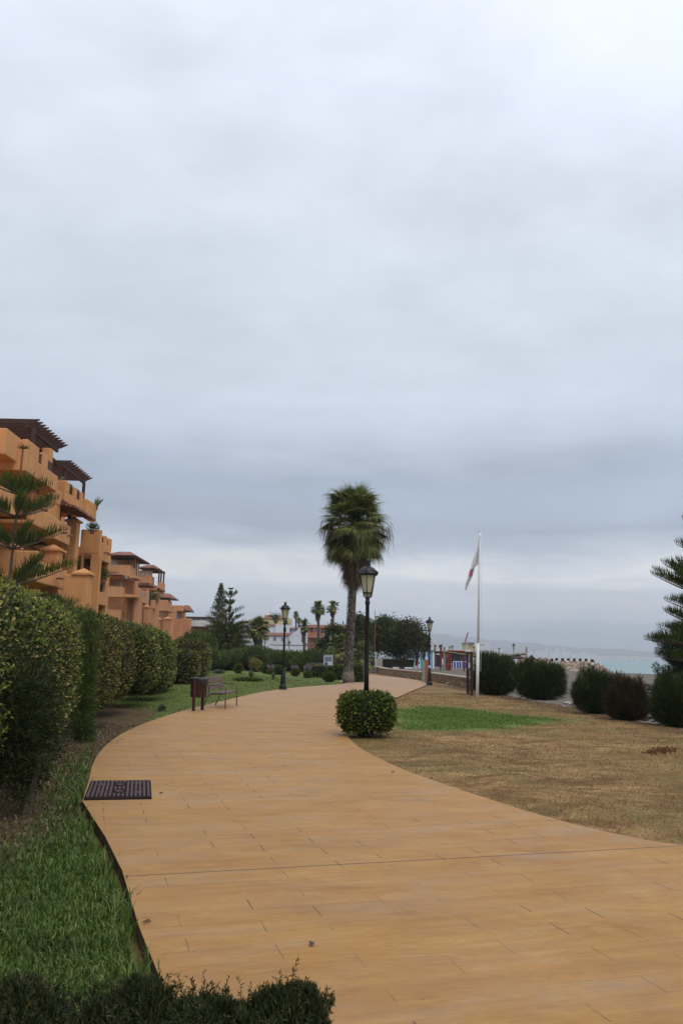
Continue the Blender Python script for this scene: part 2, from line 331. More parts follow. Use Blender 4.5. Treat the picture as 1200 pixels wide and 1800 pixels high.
# striped hut
m, n, b, o = mat('striped_boards', .7, .2)
pos = n.n('ShaderNodeTexCoord').outputs['Object']
sx_ = n.n('ShaderNodeSeparateXYZ', Vector=pos); fr = n.math('FRACT', n.math('DIVIDE', n.math('ADD', sx_.outputs['X'], sx_.outputs['Y']), .46))
n.set(b.inputs['Base Color'], n.mix(n.math('GREATER_THAN', fr, .5), (.72,.74,.74,1), (.10,.32,.55,1)))
# goal stripes
for nm_, ax_ in (('goal_stripes_across','X'),('goal_stripes_up','Z')):
    m, n, b, o = mat(nm_, .5, .3)
    s_ = n.n('ShaderNodeSeparateXYZ', Vector=n.n('ShaderNodeTexCoord').outputs['Object']); fr = n.math('FRACT', n.math('DIVIDE', s_.outputs[ax_], .42))
    n.set(b.inputs['Base Color'], n.mix(n.math('GREATER_THAN', fr, .5), (.75,.75,.75,1), (.012,.012,.014,1)))

# ------------------------------------------------------------------ mesh helpers
class MB:
    def __init__(s): s.v = []; s.f = []
    def add(s, vs, fs):
        k = len(s.v); s.v += [tuple(v) for v in vs]; s.f += [tuple(i+k for i in f) for f in fs]; return s
    def hexa(s, p):   # 4 bottom + 4 top
        return s.add(p, [(3,2,1,0),(4,5,6,7),(0,1,5,4),(1,2,6,5),(2,3,7,6),(3,0,4,7)])
    def box(s, x0,x1,y0,y1,z0,z1):
        return s.hexa([(x0,y0,z0),(x1,y0,z0),(x1,y1,z0),(x0,y1,z0),(x0,y0,z1),(x1,y0,z1),(x1,y1,z1),(x0,y1,z1)])
    def bar(s, a, b, wd, ht=None, up=(0,0,1)):
        a = Vector(a); b = Vector(b); d = (b-a).normalized(); u = Vector(up)
        if abs(d.dot(u)) > .98: u = Vector((0,1,0))
        sd_ = d.cross(u).normalized(); u2 = sd_.cross(d); ht = ht or wd
        q = [(-1,-1),(1,-1),(1,1),(-1,1)]
        return s.hexa([a+sd_*(i*wd/2)+u2*(j*ht/2) for i,j in q]+[b+sd_*(i*wd/2)+u2*(j*ht/2) for i,j in q])
    def tube(s, pts, rad, seg=8, cap=True):
        pts = [Vector(p) for p in pts]; k = len(s.v); m = len(pts)
        rr = rad if isinstance(rad, (list, tuple)) else [rad]*m
        for i, p in enumerate(pts):
            d = (pts[min(i+1,m-1)]-pts[max(i-1,0)]).normalized()
            u = Vector((0,0,1)) if abs(d.z) < .9 else Vector((0,1,0))
            a = d.cross(u).normalized(); b_ = d.cross(a)
            for j in range(seg):
                t = 2*math.pi*j/seg; s.v.append(tuple(p+(a*math.cos(t)+b_*math.sin(t))*rr[i]))
        for i in range(m-1):
            for j in range(seg):
                j2 = (j+1)%seg; s.f.append((k+i*seg+j, k+i*seg+j2, k+(i+1)*seg+j2, k+(i+1)*seg+j))
        if cap: s.f.append(tuple(k+j for j in range(seg))[::-1]); s.f.append(tuple(k+(m-1)*seg+j for j in range(seg)))
        return s
    def lathe(s, prof, seg=12, c=(0,0,0), rot=0.0, sx=1, sy=1):
        k = len(s.v); m = len(prof)
        for r_, z_ in prof:
            for j in range(seg):
                t = 2*math.pi*j/seg+rot; s.v.append((c[0]+r_*math.cos(t)*sx, c[1]+r_*math.sin(t)*sy, c[2]+z_))
        for i in range(m-1):
            for j in range(seg):
                j2 = (j+1)%seg; s.f.append((k+i*seg+j, k+i*seg+j2, k+(i+1)*seg+j2, k+(i+1)*seg+j))
        s.f.append(tuple(k+j for j in range(seg))[::-1]); s.f.append(tuple(k+(m-1)*seg+j for j in range(seg)))
        return s
    def build(s, name, m, parent=None, smooth=False, bevel=0):
        me = bpy.data.meshes.new(name); me.from_pydata(s.v, [], s.f); me.update()
        if smooth: me.polygons.foreach_set('use_smooth', [True]*len(me.polygons))
        o = bpy.data.objects.new(name, me); COL.objects.link(o)
        me.materials.append(MATS[m] if isinstance(m, str) else m)
        if parent: o.parent = parent
        if bevel:
            b_ = o.modifiers.new('bevel', 'BEVEL'); b_.width = bevel; b_.segments = 2; b_.limit_method = 'ANGLE'
            b_.harden_normals = False
        return o
def tag(o, label=None, cat=None, group=None, kind=None):
    if label: o['label'] = label
    if cat: o['category'] = cat
    if group: o['group'] = group
    if kind: o['kind'] = kind
    return o
def thing(name, loc, label, cat, group=None, rz=0.0):
    o = bpy.data.objects.new(name, None); COL.objects.link(o); o.location = loc; o.rotation_euler = (0,0,rz)
    o.empty_display_size = .2
    return tag(o, label, cat, group)
def copy_tree(o, parent=None):
    c = o.copy(); COL.objects.link(c)
    if parent: c.parent = parent
    for ch in list(o.children): copy_tree(ch, c)
    return c
def npmesh(name, V, Fq, m, parent=None):   # V Nx3, Fq Mx4 or Mx3
    me = bpy.data.meshes.new(name); V = np.asarray(V, dtype=np.float32); Fq = np.asarray(Fq, dtype=np.int32)
    k = Fq.shape[1]; me.vertices.add(len(V)); me.vertices.foreach_set('co', V.ravel())
    me.loops.add(Fq.size); me.loops.foreach_set('vertex_index', Fq.ravel())
    me.polygons.add(len(Fq)); me.polygons.foreach_set('loop_start', np.arange(len(Fq), dtype=np.int32)*k)
    me.update(calc_edges=True); me.validate()
    o = bpy.data.objects.new(name, me); COL.objects.link(o); me.materials.append(MATS[m])
    if parent: o.parent = parent
    return o
def unit(a): return a/np.maximum(np.linalg.norm(a, axis=1, keepdims=True), 1e-9)
def leaves(Pt, Nr, size, aspect=.5, tilt=.7, jit=.35):     # rhombus leaves: base, side, tip, side
    k = len(Pt); s = size*(1+jit*RNG.uniform(-1, 1, (k,1)))
    d = unit(Nr + tilt*RNG.normal(size=(k,3))); sd_ = unit(np.cross(d, RNG.normal(size=(k,3))))
    a = Pt; b_ = Pt+d*s*.5+sd_*s*aspect*.5; c_ = Pt+d*s; e = Pt+d*s*.5-sd_*s*aspect*.5
    V = np.stack([a,b_,c_,e], 1).reshape(-1,3); Fq = np.arange(4*k).reshape(-1,4); return V, Fq
def rbox_pts(k, hx, hy, hz, pw=5.0, top=True):   # points on a rounded box, centred
    ar = np.array([hy*hz, hy*hz, hx*hz, hx*hz, hx*hy, hx*hy*.15]); f = RNG.choice(6, k, p=ar/ar.sum())
    q = RNG.uniform(-1, 1, (k,3))
    for i in range(6): q[f == i, i//2] = 1 if i % 2 == 0 else -1
    s = (np.abs(q)**pw).sum(1, keepdims=True)**(1/pw); q = q/s
    nr = unit(np.sign(q)*np.abs(q)**(pw-1)/np.array([hx,hy,hz])); return q*np.array([hx,hy,hz]), nr
def core_box(hx, hy, hz, pw, bumpf):
    bm = bmesh.new(); bmesh.ops.create_cube(bm, size=2); bmesh.ops.subdivide_edges(bm, edges=bm.edges, cuts=9, use_grid_fill=True)
    V = []
    for v in bm.verts:
        q = np.array(v.co); s = (np.abs(q)**pw).sum()**(1/pw); q = q/s*np.array([hx,hy,hz]); v.co = q*bumpf(q[None])[0]
    mb = MB(); bm.verts.ensure_lookup_table(); mb.v = [tuple(v.co) for v in bm.verts]; mb.f = [tuple(v.index for v in f.verts) for f in bm.faces]; bm.free(); return mb
def clipped(name, c, hx, hy, hz, rz, label, cat, group, m='hedge_leaf', dens=900, size=.04, pw=5, seed=1, under=.12, amp=.04, rough=.03, sprig=0, sprig_h=.10):
    """clipped hedge or bush: dark twiggy core, leaves over its rounded surface"""
    t = thing(name, (c[0],c[1],c[2]), label, cat, group, rz)
    rs = np.random.default_rng(seed); ph = rs.uniform(0, 6, (4,3)); fr = rs.uniform(.8, 2.6, (4,3))
    def bf(q):
        s = sum(np.sin(q@fr[i]+ph[i,0])*.25 for i in range(4))
        zz = (q[:,2]+hz)/(2*hz)
        return (1+amp*s - under*np.clip(.35-zz, 0, 1)*np.where(zz < .35, 1, 0)*1.8)[:,None]
    off = np.array([0,0,hz])
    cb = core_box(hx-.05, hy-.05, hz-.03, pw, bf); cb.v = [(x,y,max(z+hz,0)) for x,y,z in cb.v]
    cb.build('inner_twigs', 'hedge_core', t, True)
    area = 2*(hx+hy)*2*hz+4*hx*hy; k = int(area*dens)
    q, nr = rbox_pts(k, hx, hy, hz, pw); q = q*bf(q); q = q - nr*RNG.uniform(0, .07, (k,1)) + RNG.normal(scale=rough, size=(k,3))*.6
    q = q+off; ok = q[:,2] > .02; V, Fq = leaves(q[ok], nr[ok]*.8, size, .55, .75)
    npmesh('leafy_shell', V, Fq, m, t)
    if sprig:
        q, nr = rbox_pts(int(sprig*area), hx, hy, hz, pw); q = q*bf(q)+off; wgt_ = RNG.random(len(q)) < np.clip((q[:,2]/(2*hz))**2*1.1+.12, 0, 1); q = q[wgt_]; nr = nr[wgt_]; k_ = 9
        Q = np.repeat(q, k_, 0)+RNG.normal(scale=.028, size=(len(q)*k_,3)); ND = np.repeat(unit(nr+np.array([0,0,.7])), k_, 0); Q += ND*RNG.random((len(Q),1))*sprig_h
        V, Fq = leaves(Q, ND, size*.95, .42, .7); npmesh('new_growth', V, Fq, 'sprig_leaf', t)
    return t
def blob_leaves(blobs, k, size, aspect=.5, tilt=.8, shell=.35, clump=0.0, up=0.0):
    vol = np.array([b_[3]*b_[4]*b_[5] for b_ in blobs])**.75; f = RNG.choice(len(blobs), k, p=vol/vol.sum())
    B = np.array(blobs)[f]; d = unit(RNG.normal(size=(k,3))); r_ = 1-shell*RNG.random((k,1))**1.5
    if clump:
        nc = max(8, k//60); ci = RNG.integers(0, nc, k); cd_ = d[:nc][ci % nc]; d = unit(cd_+RNG.normal(scale=clump, size=(k,3)))
        cr = (1+.16*RNG.normal(size=(nc,1)))[ci]; r_ = r_*cr
    Pt = B[:,:3]+d*r_*B[:,3:6]; return leaves(Pt, d+np.array([0,0,up]), size, aspect, tilt)

# ------------------------------------------------------------------ ground, beach, sea, hills
left_px = [(290,1740),(245,1630),(215,1530),(185,1470),(145,1408),(157,1370),(165,1335),(190,1305),(230,1280),(300,1255),(345,1243),(400,1230),(450,1218),(500,1210),(560,1205),(600,1203)]
right_px = [(1200,1487),(1100,1470),(1000,1447),(900,1418),(800,1385),(700,1350),(650,1325),(625,1310),(607,1290),(612,1275),(650,1245),(698,1226),(724,1214),(747,1205.5),(750,1201)]
far_px = [(735,1196),(710,1192),(675,1188.5),(647,1185.5)]
Lw = [(.4,-3),(.2,0),(-.35,2.4)]+[tuple(P(*p)[:2]) for p in left_px]+[(.9,52),(1.2,60),(-.8,70),(-7,78),(-14,86)]
Rw = [(12,-3),(9.5,4)]+[tuple(P(*p)[:2]) for p in right_px]+[tuple(P(*p)[:2]) for p in far_px]+[(.5,76),(-6,84),(-13,92)]
WALL = [P(655,1180.7), P(700,1186), P(757,1196), P(820,1207.5)]
WL = [(-8,100),(.5,90)]+[tuple(p[:2]) for p in WALL]+[(7.6,34),(8.1,28),(8.3,23),(8.4,19),(8.6,12),(9.5,-5)]
def sdist(X, Y, poly):      # signed distance, negative inside
    poly = np.array(poly); d = np.full(X.shape, 1e9); inside = np.zeros(X.shape, bool); m_ = len(poly)
    for i in range(m_):
        a = poly[i]; b_ = poly[(i+1)%m_]; e = b_-a; L2 = e@e+1e-12
        t = np.clip(((X-a[0])*e[0]+(Y-a[1])*e[1])/L2, 0, 1); d = np.minimum(d, np.hypot(X-a[0]-t*e[0], Y-a[1]-t*e[1]))
        c_ = ((a[1] > Y) != (b_[1] > Y)) & (X < (b_[0]-a[0])*(Y-a[1])/(b_[1]-a[1]+1e-12)+a[0]); inside ^= c_
    return np.where(inside, -d, d)
lawn_poly = Lw[:-1]+[(-14,90),(-60,90),(-60,-3)]
sand_poly = [(x+.15, y) for x, y in WL[::-1]]+[(-60,140),(-60,600),(900,600),(900,-5)]
green_poly = [tuple(P(*p)[:2]) for p in [(675,1245),(720,1240),(760,1239),(830,1242),(880,1251),(940,1256),(1005,1262),(960,1269),(850,1283),(760,1281),(690,1279)]]
soil_poly = [(-3.0,2.5),(-2.6,6),(-2.45,8.3),(-3.0,10.2),(-3.55,12),(-3.8,14.5),(-4.15,18),(-5.0,24),(-7,26),(-7,2.5)]
shore = [(55,600),(56,240),(60,178),(75,172),(120,165),(200,120),(300,0),(900,-5),(900,600)]
def ground_h(X, Y):
    z = np.full(X.shape, -.045)
    sl = sdist(X, Y, lawn_poly); nearleft = (sl < .3)*np.clip((16-Y)/8, 0, 1)
    z = z - .06*nearleft
    ss = sdist(X, Y, sand_poly); t = np.clip(-ss/2.5, 0, 1)
    near = np.clip((44-Y)/6, 0, 1); zs_ = .02*(1-near) + -.75*near
    zs_ = zs_ - np.clip((X-12)/50, 0, 1)*1.0
    z = z*(1-t)+zs_*t
    sh = sdist(X, Y, shore); z = np.where(sh < 25, np.minimum(z, np.interp(sh, [-30,0,25], [-4.5,-1.62,-.2])), z)
    z = z + np.where(sl > 0, .016, .008)*(np.sin(X*2.3+Y*.7)+np.sin(Y*1.9-X*1.1)+np.sin(X*5.1-Y*2.7)*.5)*np.clip((Y-4)/4, 0, 1)*.6
    return z
def gz(x, y): return float(ground_h(np.array([float(x)]), np.array([float(y)]))[0])
ys = np.concatenate([np.linspace(-5, 2, 8)[:-1], 2*np.power(300, np.linspace(0, 1, 330))]); ts = np.linspace(-1, 1, 421)
TS = np.sign(ts)*np.abs(ts)**1.25
GX = TS[None,:]*(np.abs(ys)[:,None]*1.5+14); GY = np.repeat(ys[:,None], len(ts), 1)
GZ = ground_h(GX, GY); V = np.stack([GX,GY,GZ], 2).reshape(-1,3); nr_, nc_ = GX.shape
idx = np.arange(nr_*nc_).reshape(nr_, nc_); Fq = np.stack([idx[:-1,:-1],idx[:-1,1:],idx[1:,1:],idx[1:,:-1]], 2).reshape(-1,4)
ground = npmesh('ground', V, Fq, 'ground_mix'); tag(ground, kind='structure')
at_ = ground.data.color_attributes.new('zone', 'FLOAT_COLOR', 'POINT')
def wgt(poly, soft): return np.clip(.5-sdist(V[:,0], V[:,1], poly)/soft, 0, 1)
zc = np.stack([wgt(lawn_poly,.25), wgt(sand_poly,.8), wgt(green_poly,3.6), wgt(soil_poly,.9)], 1)
far_soil = [tuple(P(*p)[:2]) for p in [(335,1178),(470,1179),(600,1176),(600,1168),(335,1166)]]
zc[:,2] *= (V[:,0] > -1); zc[:,3] = np.maximum(zc[:,3], wgt(far_soil, 2)*.8)
litter = [tuple(P(*p)[:2]) for p in [(740,1200),(830,1218),(1000,1252),(1200,1290),(1200,1272),(1000,1232),(820,1206)]]
zc[:,3] = np.maximum(zc[:,3], wgt(litter, 1.2)*.75)
at_.data.foreach_set('color', zc.astype(np.float32).ravel()); ground.data.polygons.foreach_set('use_smooth', [True]*len(ground.data.polygons))
# path slab
def slab(name, pts, z1, z0, m, mside):
    bm = bmesh.new(); vs = [bm.verts.new((x,y,z1)) for x, y in pts]; f = bm.faces.new(vs); f.normal_update()
    if f.normal.z < 0: f.normal_flip()
    lo = [bm.verts.new((x,y,z0)) for x, y in pts]
    for i in range(len(pts)):
        j = (i+1) % len(pts); q = bm.faces.new((vs[i],vs[j],lo[j],lo[i])); q.material_index = 1
    bmesh.ops.triangulate(bm, faces=[f]); bmesh.ops.recalc_face_normals(bm, faces=bm.faces)
    me = bpy.data.meshes.new(name); bm.to_mesh(me); bm.free(); o = bpy.data.objects.new(name, me); COL.objects.link(o)
    me.materials.append(MATS[m]); me.materials.append(MATS[mside]); return o
def smooth_pl(pts, it=2):
    for _ in range(it):
        q = [pts[0]]
        for a, b_ in zip(pts[:-1], pts[1:]): q += [(a[0]*.75+b_[0]*.25, a[1]*.75+b_[1]*.25), (a[0]*.25+b_[0]*.75, a[1]*.25+b_[1]*.75)]
        q.append(pts[-1]); pts = q
    return pts
Ls = Lw[:8]+smooth_pl(Lw[8:]); Rs = smooth_pl(Rw)
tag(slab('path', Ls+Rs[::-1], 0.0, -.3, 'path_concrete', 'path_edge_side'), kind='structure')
# sea and far land
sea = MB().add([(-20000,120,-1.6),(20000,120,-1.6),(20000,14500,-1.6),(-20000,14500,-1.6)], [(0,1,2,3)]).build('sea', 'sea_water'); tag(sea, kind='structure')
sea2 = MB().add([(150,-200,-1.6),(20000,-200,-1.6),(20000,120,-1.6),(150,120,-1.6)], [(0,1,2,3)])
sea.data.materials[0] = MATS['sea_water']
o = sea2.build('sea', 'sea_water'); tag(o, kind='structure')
land = MB().add([(-3000,-50,-.35),(-20,-50,-.35),(-20,590,-.35),(50,598,-.35),(20,1500,-.35),(-500,6000,-.35),(-9000,6000,-.35)], [(0,1,2,3,4,5,6)]).build('terrain', 'hill_land'); tag(land, kind='structure')
fm = MB(); fl = []
for i in range(60):
    x = 58+i*2.6; y = np.interp(x, [58,60,75,120,200], [190,178,172,165,120])+.6*math.sin(i*.9); fl.append((x, y))
for i in range(59):
    (x0,y0),(x1,y1) = fl[i],fl[i+1]; fm.add([(x0,y0,-1.585),(x1,y1,-1.585),(x1,y1+1.8+.8*math.sin(i),-1.585),(x0,y0+1.8+.8*math.sin(i-1),-1.585)], [(0,1,2,3)])
tag(fm.build('surf_foam', 'sea_foam'), kind='structure')
def ridge(pts, depth, rows=14, seed=0, rough=.12):   # pts: (px x, px y) skyline, base on the water, real slopes in depth
    rs = np.random.default_rng(seed); xs = np.linspace(pts[0][0], pts[-1][0], 160); yt = np.interp(xs, [p[0] for p in pts], [p[1] for p in pts])
    Vv = []
    for r_ in range(rows):
        f = r_/(rows-1)
        for i, (x, y) in enumerate(zip(xs, yt)):
            Yd = depth-2600*(1-f); top = A(x, y, depth).z*(1+.03*math.sin(i*.8)+.02*math.sin(i*2.1)); k = f**1.5
            X = A(x, y, depth).x; Vv.append((X, Yd, -3+top*k*(1+rough*math.sin(i*.35+r_)*math.sin(r_*1.1)*(1-f)*2)))
    k = len(xs); Ff = [(r_*k+i, r_*k+i+1, (r_+1)*k+i+1, (r_+1)*k+i) for r_ in range(rows-1) for i in range(k-1)]
    m_ = MB(); m_.v = Vv; m_.f = Ff; o = m_.build('hills', 'hill_land', None, True); tag(o, kind='structure'); return o
ridge([(250,1150),(400,1128),(560,1122),(700,1112),(780,1115),(860,1124),(940,1130),(1010,1138),(1080,1140),(1150,1146),(1300,1150)], 9000, seed=1)
# distant town on the far shore
tm = MB()
for i in range(900):
    x = RNG.uniform(925, 1185); u_ = RNG.random(); base = np.interp(x, [925,1000,1080,1185], [1158,1158.5,1159.8,1161]); Yd = 5900-900*RNG.random()
    y = base - abs(RNG.normal())*np.interp(x, [925,980,1060,1185], [8,9,4,2])*.7 - .6
    p = A(x, y, Yd+700); w_ = RNG.uniform(8,22); h_ = RNG.uniform(7,24); z0 = max(-1, p.z-14)
    tm.box(p.x-w_/2, p.x+w_/2, p.y-6, p.y+6, z0, z0+h_)
tag(tm.build('distant_town', 'far_town_wall'), 'white town spread along the far shore under the hills', 'town', kind='stuff')

# ------------------------------------------------------------------ apartment buildings
US = -0.048
def ebox(mb, x0, x1, yt, yb, Y, ln, back=0.0):
    """a wall block whose end face is seen at photo rectangle x0..x1, yt..yb at distance Y; it runs away along the facade by ln"""
    a = A(x0, yt, Y); b_ = A(x1, yt, Y); z1 = b_.z; z0 = A(x1, yb, Y).z if yb is not None else 0.0
    X0 = a.x-back; X1 = b_.x
    p = [(X0,Y),(X1,Y),(X1+US*ln,Y+ln),(X0+US*ln,Y+ln)]
    return mb.hexa([(x,y,z0) for x,y in p]+[(x,y,z1) for x,y in p])
def lbox(mb, L0, L1, Y0, Y1, z0, z1):     # facade frame: lateral offset from the facade line, distance, height
    f = lambda L_, Y: (-L_-.17+US*Y, Y)
    p = [f(L1,Y0), f(L0,Y0), f(L0,Y1), f(L1,Y1)]
    return mb.hexa([(x,y,z0) for x,y in p]+[(x,y,z1) for x,y in p])
def fpt(L_, Y, z): return Vector((-L_-.17+US*Y, Y, z))
def pyr_cap(mb, x0, x1, yb, ya, Y, ln, oh=.12):
    a = A(x0, yb, Y); b_ = A(x1, yb, Y); za = A((x0+x1)/2, ya, Y).z; z0 = b_.z
    X0 = a.x-oh; X1 = b_.x+oh; q = [(X0,Y-oh),(X1,Y-oh),(X1+US*ln,Y+ln+oh),(X0+US*ln,Y+ln+oh)]
    mb.hexa([(x,y,z0-.08) for x,y in q]+[(x,y,z0+.03) for x,y in q])
    cx = sum(p[0] for p in q)/4; cy = sum(p[1] for p in q)/4; k = len(mb.v)
    mb.v += [(x,y,z0+.03) for x,y in q]+[(cx,cy,za)]; mb.f += [(k,k+1,k+4),(k+1,k+2,k+4),(k+2,k+3,k+4),(k+3,k,k+4)]
def railing(root, L_, Y0, Y1, z0, z1):
    m_ = MB(); m_.bar(fpt(L_,Y0,z1), fpt(L_,Y1,z1), .05); m_.bar(fpt(L_,Y0,z0+.08), fpt(L_,Y1,z0+.08), .04)
    k = max(2, int((Y1-Y0)/.13))
    for i in range(k+1): Y = Y0+(Y1-Y0)*i/k; m_.bar(fpt(L_,Y,z0), fpt(L_,Y,z1), .025)
    return m_.build('railing', 'black_iron', root)
def pergola(root, L_, Y0, Y1, z, over, back, posts, zb, n_=13):
    for q_ in (0, back*.85): MB().bar(fpt(L_+q_,Y0-.3,z), fpt(L_+q_,Y1+.3,z), .14, .24).build('beam', 'pergola_wood', root)
    m_ = MB()
    for i in range(n_):
        Y = Y0-.2+(Y1-Y0+.4)*i/(n_-1); a = fpt(L_-over, Y, z+.26); b_ = fpt(L_+back, Y, z+.26); w_ = .045
        vs = []
        for yy_ in (-w_, w_): vs += [(b_.x, Y+yy_, b_.z-.11), (a.x-.42, Y+yy_, a.z-.15), (a.x, Y+yy_, a.z+.06), (a.x, Y+yy_, a.z+.10), (b_.x, Y+yy_, b_.z+.10)]
        m_.add(vs, [(0,1,2,3,4),(9,8,7,6,5),(0,5,6,1),(1,6,7,2),(2,7,8,3),(3,8,9,4),(4,9,5,0)])
    m_.build('slats', 'pergola_wood', root)
    for Lp, Yp in posts: MB().bar(fpt(Lp,Yp,zb), fpt(Lp,Yp,z-.1), .17).build('post', 'pergola_wood', root)
def tile_roof(root, corners, zlo, apex, name='roof', soffit=True):   # hipped tile roof from 4 plan corners
    m_ = MB(); c = [Vector((x,y,zlo)) for x,y in corners]; m_.hexa([v-Vector((0,0,.12)) for v in c]+[v for v in c])
    o = m_.build('eave', 'pergola_wood', root); m_ = MB(); ctr = sum(c, Vector())/4; k = .35
    t_ = [Vector((v.x*k+ctr.x*(1-k), v.y*k+ctr.y*(1-k), apex)) for v in c]; c2 = [v+Vector((0,0,.01)) for v in c]
    m_.hexa([v+ (v-ctr).normalized()*.05 for v in c2]+t_); m_.build(name, 'roof_tile', root)
def spout(root, p, ln=.35):
    p = Vector(p); MB().tube([p, p+Vector((ln,0,-.03))], .06, 8).build('spout', 'roof_tile', root)
W = 'stucco'
b1 = thing('apartment_building', fpt(17, 48, 0), 'nearest orange stucco apartment block with two brown pergolas and stepped terraces', 'apartment building', 'orange apartment blocks behind the hedge')
def loc_parent(o, root): pass
b1.location = (0,0,0)
wall = MB(); lbox(wall, 17, 32, 28, 60, 0, 10.7); lbox(wall, 17.6, 32, 30, 53.5, 10.7, 12.6); lbox(wall, 17.3, 32, 53.6, 60.4, 0, 11.6)
wall.build('wall', W, b1)
for Y0_,Y1_,z0_,z1_ in ((33,35.5,8.2,10.3),(36.5,39.5,8.2,10.3),(41,44,8.2,10.3),(45,47.5,8.3,10.3),(36,38.5,5.3,7.5),(39.5,42,5.3,7.5),(43,46.5,5.3,7.5),(48,51,5.3,7.5),(38,41,2.4,4.6),(43,46,2.4,4.6)):  # added dark panels: their colour stands in for shade under the terraces
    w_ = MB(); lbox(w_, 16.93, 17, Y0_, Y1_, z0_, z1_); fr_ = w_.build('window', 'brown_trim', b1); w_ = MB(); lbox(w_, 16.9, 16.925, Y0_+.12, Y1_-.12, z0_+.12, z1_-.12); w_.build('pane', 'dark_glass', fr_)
bal = lambda items, root, name='balcony', m_=W, bev=.06: [ebox(MB(), *it).build(name, m_, root, False, bev) for it in items]
# penthouse terrace (top storey)
bal([(-120,13,752,798,38.6,2.9), (74,90,787,868,45.2,.55)], b1)
p_ = MB(); lbox(p_, 14.0, 17.5, 40.6, 46.2, 10.35, 11.35); p_.build('terrace', W, b1, False, .05)
p_ = MB(); lbox(p_, 13.7, 14.0, 40.4, 42.3, 10.36, 12.0); lbox(p_, 14.0, 17, 40.3, 40.5, 10.36, 11.9); p_.build('parapet', W, b1, False, .04)
p_ = MB(); lbox(p_, 13.7, 14.0, 42.2, 45.9, 10.36, 11.25); p_.build('parapet', W, b1, False, .04)
p_ = MB(); lbox(p_, 13.7, 14.0, 43.1, 43.9, 11.2, 11.98); p_.build('merlon', W, b1, False, .05)
railing(b1, 13.85, 42.25, 43.1, 11.3, 11.8); railing(b1, 13.85, 43.9, 45.2, 11.3, 11.8)
pergola(b1, 14.6, 43.0, 48.0, 13.35, .62, 6, [(14.3,42.9)], 11.8, 11)
tile_roof(b1, [(-23,44),(-16.9,44),(-17.2,49.5),(-23,49.5)], 12.75, 13.3)
# penthouse, far part
bal([(92,110,845,885,50.5,2.0), (142,155,877,907,55,2.6)], b1)
p_ = MB(); lbox(p_, 14.6, 14.9, 50.5, 57, 10.75, 11.35); lbox(p_, 14.6, 18, 50.6, 57, 10.7, 10.95); p_.build('terrace', W, b1, False, .04)
for y0, y1 in ((50.5,51.4),(52.6,53.2),(54.3,54.8)):
    p_ = MB(); lbox(p_, 14.58, 14.9, y0, y1, 11.3, 12.0); p_.build('merlon', W, b1, False, .05)
railing(b1, 14.75, 51.4, 52.6, 11.35, 12.05); railing(b1, 14.75, 53.2, 54.3, 11.35, 12.05)
pergola(b1, 15.2, 52.0, 56.8, 13.2, .55, 5, [(15.1,56.6),(15.3,52.4)], 11.0, 10)
# tiled canopy over the dark loggia
c_ = MB(); q = [fpt(13.6,49.6,10.25),fpt(13.6,54.6,10.25),fpt(16.5,54.6,10.95),fpt(16.5,49.6,10.95)]; c_.hexa([v-Vector((0,0,.14)) for v in q]+q); c_.build('canopy', 'roof_tile', b1)
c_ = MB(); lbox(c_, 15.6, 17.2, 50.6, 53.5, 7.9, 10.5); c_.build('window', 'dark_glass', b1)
c_ = MB(); lbox(c_, 15.0, 15.5, 50.6, 51.3, 7.9, 10.3); c_.build('column', W, b1, False, .05)
c_ = MB(); lbox(c_, 14.9, 15.1, 53.2, 53.4, 7.9, 10.3); c_.build('column', 'pergola_wood', b1)
# third storey
c_ = MB(); lbox(c_, 14.6, 14.95, 44.2, 49.8, 8.75, 10.25); lbox(c_, 14.6, 17, 44.2, 49.8, 8.75, 9.0); lbox(c_, 14.6, 14.95, 44.2, 46.4, 10.25, 10.9); c_.build('wall', W, b1, False, .05)
c_ = MB(); lbox(c_, 14.55, 17.0, 48.6, 49.8, 10.2, 11.1); c_.build('wall', W, b1, False, .07)
railing(b1, 14.8, 46.4, 48.6, 10.25, 10.7)
c_ = MB(); lbox(c_, 13.7, 17, 26, 39.6, 7.9, 9.0); c_.build('balcony', W, b1, False, .06)
c_ = MB(); lbox(c_, 13.7, 14.0, 42.0, 46.2, 7.95, 8.9); lbox(c_, 14, 17, 42, 46.2, 7.95, 8.15); c_.build('balcony', W, b1, False, .05)
c_ = MB(); lbox(c_, 14.2, 15.4, 48.0, 51.0, 7.95, 9.15); c_.build('balcony', W, b1, False, .06)
for Y in (49.1, 50.3): spout(b1, fpt(14.2, Y, 8.5))
spout(b1, fpt(14.6, 46.2, 9.35))
# stair pier with a pyramid cap
c_ = MB(); ebox(c_, 118,137,915,None,53,.75); c_.build('pier', W, b1, False, .06)
c_ = MB(); pyr_cap(c_, 118,137,915,906,53,.75); c_.build('pier_cap', W, b1)
